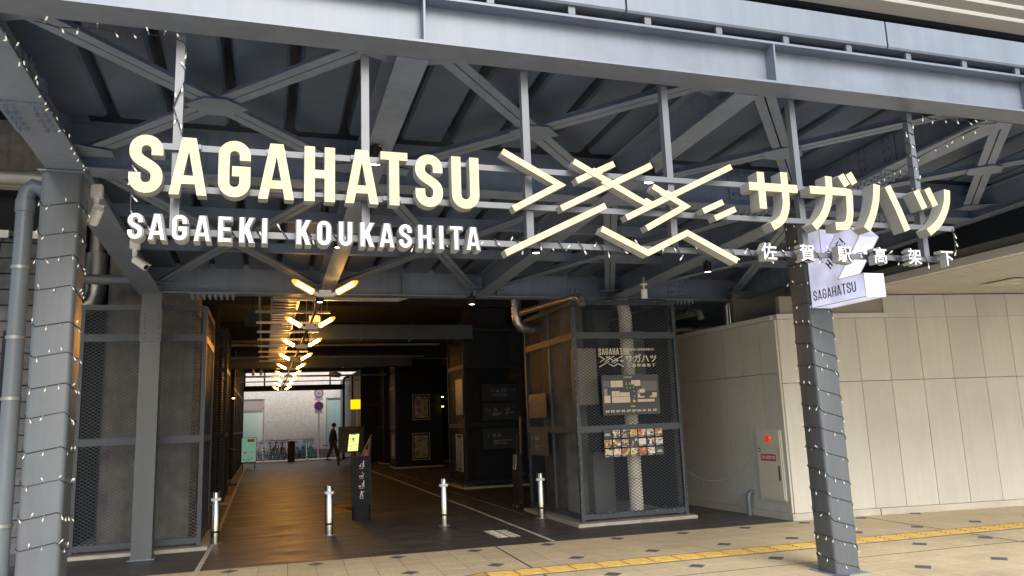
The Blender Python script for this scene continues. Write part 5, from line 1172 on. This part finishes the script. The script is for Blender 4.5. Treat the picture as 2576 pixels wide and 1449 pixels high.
MB().tube([(0, 0, 0), (0, 0, 3.78), (.012, 0, 3.85), (.06, 0, 3.90), (.13, .0, 3.88), (.2, .1, 3.80), (.5, .5, 3.75)], .075, 18).build('pipe', PVC, dpp)
for zz in (.8, 1.9, 2.45, 3.1): MB().tube([(0, 0, zz), (0, 0, zz + .03)], .084, 18, caps=False).build('bracket', GALV, dpp)
MB().tube([(0, 0, 3.64), (0, 0, 3.645), (0, 0, 3.76), (0, 0, 3.765)], [.075, .084, .084, .075], 18, caps=False).build('collar', PVC, dpp)
hd = thing('horizontal_duct', 'thick silver duct crossing behind the top of left column', 'duct', (-2.6, 9.0, 4.28)); MB().cyl((-3, 0, 0), (1.2, 0, 0), .085, 18).build('duct', GALV, hd)
vdt = thing('vertical_duct', 'stepped silver duct with elbow between left column and girder', 'duct', (-2.4, 12.4, 3.4))
MB().cyl((0, 0, .75), (0, 0, 1.45), .1, 18).build('upper_pipe', GALV, vdt); MB().cyl((0, 0, .38), (0, 0, .8), .16, 20).build('sleeve', GALV, vdt); MB().tube([(0, 0, .38), (0, 0, .2), (-.05, 0, .08), (-.15, 0, .01), (-.4, 0, 0)], .155, 20).build('elbow', ALU, vdt)
MB().cyl((.2, 0, .8), (.2, 0, 1.45), .06, 14).build('upper_pipe', GALV, vdt)
hp = thing('horizontal_pipe', 'dark grey pipe running behind the inner column near its top', 'pipe', (-2.3, 11.35, 3.63)); MB().cyl((-.5, 0, 0), (.75, 0, 0), .07, 16).build('pipe', mat('pipe_dark', (.12, .13, .14), .45), hp)
tag(MB().box(-5.5, -2.75, 11.3, 11.5, 4.86, 4.96).build('wall_band', CREAM), 'cream panel strip under the duct at the far left', 'panel')
bdl = thing('cable_bundle', 'bundle of cream cables hanging at the far left edge', 'cables', (-2.6, 7.4, 4.35))
for k in range(3): MB().cyl((-2, .0, .05 * k), (.25, .05, .05 * k - .02), .022, 8).build('cable', CREAM, bdl)
bp = thing('dark_standpipe', 'short black standpipe at the far left edge', 'pipe', (-2.28, 8.2, 0)); MB().cyl((0, 0, 0), (0, 0, 2.55), .05, 12).build('pipe', BLACK, bp)

# ================================================================== far end: street, tiled building, bicycles
BW = 43.2
tb_ = thing('tiled_building', 'pinkish beige tiled building across the street at far end', 'building', (1.5, BW, 0))
FT = brickmat('small_wall_tiles', (.62, .57, .49), (.53, .48, .41), (.38, .35, .30), .11, .06, .006, .6, .0, True)
def fw(x0, x1, z0, z1): MB().box(x0 - 1.5, x1 - 1.5, 0, .3, z0, z1).build('wall', FT, tb_)
k_ = BW / 39.5
fw(-14, -2.6, .4, 9); fw(-2.6, -.005, 3.15, 9); fw(-.005, 3.18, .4, 9); fw(3.18, 5.2, 3.12, 9); fw(5.2, 16, .4, 9); fw(-2.6, -.005, .4, .85); fw(3.18, 5.2, .4, .45)
MB().box(-15.5, 14.5, -.06, .3, .0, .399).build('plinth', brickmat('rubble_stone', (.3, .27, .24), (.24, .22, .2), (.12, .11, .1), .45, .2, .02, .85, .5, True), tb_); MB().box(-15.5, 14.5, -.1, -.001, .40, .47).build('sill_band', PLINTH, tb_)
GL = mat('window_glass', (.35, .48, .44), .15, spec=.8); BLD = mat('window_blind', (.30, .24, .22), .7)
def win(x0, x1, z0, z1, blind):
    w_ = MB(); w_.box(x0 - 1.5, x1 - 1.5, .12, .16, z0, z1); wo = w_.build('window', GL, tb_); 
    for a in ((x0, x0 + .06, z0, z1), (x1 - .06, x1, z0, z1), (x0 + .061, x1 - .061, z1 - .06, z1), (x0 + .061, x1 - .061, z0, z0 + .06)): MB().box(a[0] - 1.5, a[1] - 1.5, .05, .118, a[2], a[3]).build('frame', GALV, wo)
    if blind: MB().box(x0 - 1.43, x1 - 1.57, .09, .115, z0 + (z1 - z0) * .75, z1 - .07).build('blind', BLD, wo); MB().box(x0 - 1.5, x1 - 1.5, .06, .117, z0 + (z1 - z0) * .72, z0 + (z1 - z0) * .74).build('transom', GALV, wo)
    n = 7
    for i in range(n):
        a = x0 + .08 + (x1 - x0 - .16) * i / n; MB().box(a - 1.5, a + (x1 - x0 - .16) / n * .8 - 1.5, .170, .18, z0 + .1, z1 - .1).build('curtain_fold', mat('curtain', (.55, .66, .60), .8), wo)
win(-2.6, -.005, .85, 3.15, True); win(3.18, 5.2, .45, 3.12, False)

rs = thing('road_sign', 'white pole carrying two round traffic signs with plates', 'road sign', (2.66, 41.2, 0))
MB().cyl((0, 0, 0), (0, 0, 3.5), .05, 12).build('pole', mat('pole_white', (.8, .8, .8), .4), rs)
RD = mat('sign_red', (.6, .03, .03), .4); BL = mat('sign_blue', (.03, .10, .55), .4); WH = mat('sign_white', (.8, .8, .8), .4)
def disc(z, inner, r=.235):
    o = MB(); o.cyl((0, -.07, z), (0, -.055, z), r, 24); d_ = o.build('sign_disc', RD, rs); MB().cyl((0, -.074, z), (0, -.0705, z), r * .76, 24).build('face', inner, d_); return d_
a = disc(3.30, WH); tq = text_mb('30', .2, .002, .8); tq.mi = [0] * len(tq.f); tq.build('lettering', BL, a, (0, -.0745, 3.23))
b_ = disc(2.64, BL); MB().prism(thick([(-.12, 2.76), (.12, 2.52)], .045)[0], -.078, -.0745, 'XZ').build('slash', RD, b_)
for z in (2.93, 2.27): MB().box(-.2, .2, -.07, -.055, z, z + .16).build('plate', WH, rs)
cn = thing('traffic_cone', 'green traffic cone beside the parked bicycles', 'cone', (2.30, 42.0, 0)); MB().tube([(0, 0, .03), (0, 0, .62), (0, 0, .68)], [.15, .045, .03], 16).build('cone', mat('cone_green', (.02, .42, .16), .5), cn); MB().box(-.2, .2, -.2, .2, .006, .03).build('base', BLACK, cn)
br = thing('barrier_bar', 'red and white striped barrier bar between cone and sign', 'barrier', (2.32, 42.0, .62))
for i in range(7): MB().cyl((.3 * i, 0, 0), (.3 * i + .299, 0, 0), .025, 8).build('segment', RD if i % 3 == 2 else WH, br)

# bicycles -----------------------------------------------------------------------
def bike(label, x, y, rot, colour, basket, sad, lean=0.0, white_tyre=False, sc_=1.0):
    t = thing('bicycle', label, 'bicycle', (x, y, .006), rot, 'bicycles parked along the far street'); t.scale = (sc_,) * 3
    fm_ = mat('bike_' + colour[0], colour[1], .35); tyre = mat('tyre_pale', (.6, .58, .52), .8) if white_tyre else mat('tyre_dark', (.04, .04, .042), .7)
    for wx in (-.52, .52):
        w_ = link('wheel', None, t, (wx, 0, .31))
        MB().tube([(.295 * math.cos(q), 0, .295 * math.sin(q)) for q in [2 * math.pi * i / 24 for i in range(24)]], .024, 6, closed=True).build('tyre', tyre, w_)
        MB().tube([(.272 * math.cos(q), 0, .272 * math.sin(q)) for q in [2 * math.pi * i / 24 for i in range(24)]], .010, 5, closed=True).build('rim', GALV, w_)
        sp_ = MB()
        for i in range(12): q = math.pi * i / 6; sp_.bar((.02 * math.cos(q), .01, .02 * math.sin(q)), (.27 * math.cos(q), 0, .27 * math.sin(q)), .003, .003)
        sp_.cyl((0, -.04, 0), (0, .04, 0), .02, 8); sp_.build('spokes', GALV, w_)
        MB().tube([(.325 * math.cos(R(a)), 0, .325 * math.sin(R(a))) for a in range(10, 175, 15)], .014, 5).build('mudguard', mat('guard', (.5, .5, .48), .4), w_)
    f = MB(); f.tube([(.40, 0, .78), (.10, 0, .42), (-.06, 0, .30)], .030, 8); f.tube([(.38, 0, .70), (-.14, 0, .48)], .024, 8); f.tube([(-.06, 0, .30), (-.20, 0, .80)], .022, 8); f.tube([(-.06, 0, .30), (-.52, .04, .31)], .010, 6); f.tube([(-.16, 0, .62), (-.52, .04, .31)], .010, 6); f.tube([(.37, 0, .86), (.52, 0, .31)], .024, 8); f.build('frame', fm_, t)
    MB().tube([(.28, .28, .98), (.36, .2, 1.0), (.37, 0, .96), (.36, -.2, 1.0), (.28, -.28, .98)], .019, 6).build('handlebar', GALV, t); MB().cyl((.37, 0, .84), (.36, 0, .98), .014, 6).build('stem', GALV, t)
    s_ = MB(); s_.tube([(-.34, 0, .85), (-.28, 0, .86), (-.18, 0, .86), (-.08, 0, .86)], [.05, .085, .06, .02], 8); xf(s_, lambda a, b, c: (a, b, .86 + (c - .86) * .45)); s_.build('saddle', mat('saddle_' + sad[0], sad[1], .5), t)
    MB().cyl((-.06, -.09, .30), (-.06, .09, .30), .05, 10).build('crank', GALV, t); MB().bar((-.12, .05, .02), (-.5, .1, .3), .012, .012).build('kick_stand', GALV, t)
    if basket:
        bk_ = MB(); 
        for zz in (.72, .80, .88, .96): bk_.tube([(.50 + (.11 + .05 * (zz - .72) / .24) * math.cos(q), (.14 + .05 * (zz - .72) / .24) * math.sin(q), zz) for q in [2 * math.pi * i / 14 for i in range(14)]], .009, 4, closed=True)
        for i in range(14): q = 2 * math.pi * i / 14; bk_.bar((.50 + .11 * math.cos(q), .14 * math.sin(q), .72), (.50 + .16 * math.cos(q), .19 * math.sin(q), .96), .009, .009)
        bk_.build('basket', mat('basket_grey', (.25, .25, .25), .5), t)
    return t
GREYS = ('grey', (.05, .05, .055)); 
BK = (('white', (.85, .84, .8)), ('navy', (.03, .04, .08)), ('red', (.4, .06, .06)), ('ivory', (.66, .62, .52)), ('silver', (.6, .6, .6)), ('blue', (.15, .50, .65)))
BLK = ('black', (.03, .03, .03))
bike('white bicycle with mauve guard, leftmost, half behind the mint board', -.05, 42.0, R(-70), BK[0], False, BLK, white_tyre=True)
bike('navy bicycle leaning second from the left', .38, 41.9, R(-62), BK[1], False, BLK)
bike('small red bicycle with pink saddle, third from the left', .78, 42.1, R(-70), BK[2], False, ('pink', (.6, .25, .22)))
bike('ivory bicycle with large grey basket held high', 1.12, 42.0, R(110), BK[3], True, BLK, white_tyre=True)
bike('silver bicycle behind the black square post', 1.52, 42.1, R(105), BK[4], False, ('red', (.45, .08, .1)))
bike('light blue bicycle right of the black square post', 1.82, 42.0, R(-66), BK[5], False, ('teal', (.1, .35, .42)))
bike('pale grey bicycle with tall handlebar behind the navy one', .58, 42.35, R(100), BK[4], True, BLK, white_tyre=True)
bike('white bicycle with white tyres just left of black square post', .98, 41.8, R(-75), BK[0], False, BLK, white_tyre=True)
bike('white bicycle with wire basket, rightmost of the row', 2.10, 42.0, R(64), BK[0], True, BLK)

# mint poster board, music-stand menu, left --------------------------------------
ab = thing('poster_board', 'mint green poster board with a food picture standing at left', 'poster board', (-.58, 33.6, 0))
MB().box(-.29, .29, -.03, .03, .24, 1.25).build('frame', BLACK, ab); MB().box(-.275, .275, -.034, -.0305, .28, 1.235).build('poster', mat('mint', (.25, .60, .50), .5, var=.25, vscale=4, emit=(.35, .8, .65), estr=.12), ab)
MB().box(-.06, .2, -.037, -.0345, 1.08, 1.19).build('food_picture', foodmat(70, ((.3, .1, .03), (.6, .25, .05), (.1, .05, .03), (.5, .2, .05)), 14), ab)
mb = MB(); random.seed(21)
for i in range(16): x = random.uniform(-.24, .2); z = random.uniform(.32, .72); mb.box(x, x + random.uniform(.02, .06), -.0365, -.0345, z, z + random.uniform(.01, .06))
mb.build('map_marks', mat('mint_print', (.45, .2, .15), .5), ab)
for x in (-.24, .24): MB().bar((x, -.02, 0), (x, 0, .26), .03, .03).build('leg', BLACK, ab); MB().bar((x, .35, 0), (x, .03, .9), .03, .03).build('leg', BLACK, ab)
mu = thing('menu_stand', 'thin black stand with tilted shelf by the left shop front', 'stand', (-.93, 24.2, 0))
MB().cyl((0, 0, .02), (0, 0, 1.0), .015, 8).build('pole', BLACK, mu); MB().bar((-.15, 0, 1.1), (.15, 0, .98), .3, .02).build('shelf', BLACK, mu); MB().bar((-.2, 0, .02), (.2, 0, .02), .05, .03).build('foot', BLACK, mu); MB().bar((-.1, 0, 1.0), (.12, 0, .3), .02, .02).build('strut', BLACK, mu)

# grey end wall, black pipes at the right of the far opening -----------------------
ew = thing('grey_end_wall', 'grey boarded wall with a doorway right of the far opening', 'wall', (3.88, 33.4, 0))
GW = mat('end_board', (.28, .28, .27), .7, var=.15, vscale=2)
for i in range(18): MB().box(0, .12, 0, 9.2, .22 * i, .22 * i + .214).build('board', GW, ew)
MB().box(.0, 5.0, -.16, -.02, .0, 4.0).build('return_wall', DARKW, ew); MB().box(-.03, -.001, 1.0, 2.6, .02, 2.25).build('doorway', BLACK, ew); MB().box(-.05, -.001, .93, .99, .02, 2.3).build('door_frame', WHITE, ew); MB().box(-.05, -.001, 2.61, 2.67, .02, 2.3).build('door_frame', WHITE, ew)
for x, y, l in ((3.62, 38.0, 'black drain pipe at the far opening, left one of two'), (3.86, 36.2, 'black drain pipe at the far opening, right one of two')):
    t = thing('black_drain_pipe', l, 'pipe', (x, y, 0)); MB().tube([(0, 0, 0), (0, 0, 3.75), (.03, 0, 3.85), (.15, 0, 3.9), (.6, 0, 3.9)], .06, 10).build('pipe', BLACK, t)

# ================================================================== person walking at the far end
def skin(name, pts, edges, radii, m, parent, root=0, sub=1):
    me = bpy.data.meshes.new(name); me.from_pydata(pts, edges, []); o = link(name, me, parent)
    o.modifiers.new('s', 'SKIN'); o.modifiers['s'].use_smooth_shade = True
    for i, r in enumerate(radii): me.skin_vertices[0].data[i].radius = r if isinstance(r, tuple) else (r, r)
    me.skin_vertices[0].data[root].use_root = True
    sb_ = o.modifiers.new('u', 'SUBSURF'); sb_.levels = sub; sb_.render_levels = sub
    dg = bpy.context.evaluated_depsgraph_get(); m2 = bpy.data.meshes.new_from_object(o.evaluated_get(dg)); o.modifiers.clear(); o.data = m2; m2.materials.clear(); m2.materials.append(m)
    m2.polygons.foreach_set('use_smooth', [True] * len(m2.polygons)); return o
pe = thing('person', 'person in dark jacket and brown trousers walking right at the far end', 'person', (3.04, 37.0, 0))
SK = mat('skin_tone', (.35, .22, .16), .6)
skin('body', [(0, 0, .93), (0, 0, 1.15), (0, 0, 1.38), (.01, 0, 1.46), (.04, 0, 1.52), (.05, 0, 1.61), (.055, 0, 1.68),
              (0, -.2, 1.38), (-.06, -.24, 1.12), (.08, -.22, .90), (.13, -.21, .82), (0, .2, 1.38), (.02, .24, 1.12), (.18, .2, .95), (.24, .19, .90),
              (.02, -.09, .90), (.14, -.1, .52), (.22, -.1, .10), (.33, -.1, .05), (-.02, .09, .90), (-.08, .1, .50), (-.26, .1, .14), (-.17, .1, .05)],
     [(0, 1), (1, 2), (2, 3), (3, 4), (4, 5), (5, 6), (2, 7), (7, 8), (8, 9), (9, 10), (2, 11), (11, 12), (12, 13), (13, 14), (0, 15), (15, 16), (16, 17), (17, 18), (0, 19), (19, 20), (20, 21), (21, 22)],
     [(.13, .16), (.12, .15), (.12, .17), .06, .055, (.095, .08), .07, .06, .045, .036, .03, .06, .045, .036, .03, .085, .06, .04, .03, .085, .06, .04, .03], SK, pe)
skin('jacket', [(0, 0, .80), (0, 0, 1.1), (0, 0, 1.36), (.01, 0, 1.45), (0, -.2, 1.38), (-.06, -.245, 1.12), (.07, -.225, .92), (0, .2, 1.38), (.02, .245, 1.12), (.16, .205, .97)],
     [(0, 1), (1, 2), (2, 3), (2, 4), (4, 5), (5, 6), (2, 7), (7, 8), (8, 9)], [(.23, .24), (.21, .22), (.18, .23), .09, .085, .066, .055, .08, .066, .055], mat('jacket_navy', (.03, .033, .045), .8), pe)
skin('trousers', [(0, 0, .92), (.02, -.09, .86), (.14, -.1, .52), (.215, -.1, .12), (-.02, .09, .86), (-.08, .1, .50), (-.25, .1, .16)], [(0, 1), (1, 2), (2, 3), (0, 4), (4, 5), (5, 6)], [(.15, .17), .115, .085, .075, .115, .085, .075], mat('trouser_brown', (.06, .05, .04), .85), pe)
for (x, y, z) in ((.20, -.1, 0), (-.26, .1, .035)): 
    s_ = MB(); s_.tube([(x - .05, y, z + .05), (x, y, z + .055), (x + .12, y, z + .04), (x + .2, y, z + .03)], [.03, .05, .045, .025], 8); s_.build('shoe', mat('shoe', (.2, .12, .09), .6), pe)
hr = MB(); hr.tube([(.03, 0, 1.57), (.035, 0, 1.63), (.045, 0, 1.70), (.05, 0, 1.745)], [.085, .108, .095, .03], 12); hr.build('hair', mat('hair_black', (.012, .011, .011), .6), pe)
nb = MB(); nb.tube([(.13, 0, 1.60), (.16, 0, 1.585), (.15, 0, 1.565)], [.02, .016, .01], 6); nb.build('nose', SK, pe)

# remove unused meshes
for m_ in list(bpy.data.meshes):
    if m_.users == 0: bpy.data.meshes.remove(m_)
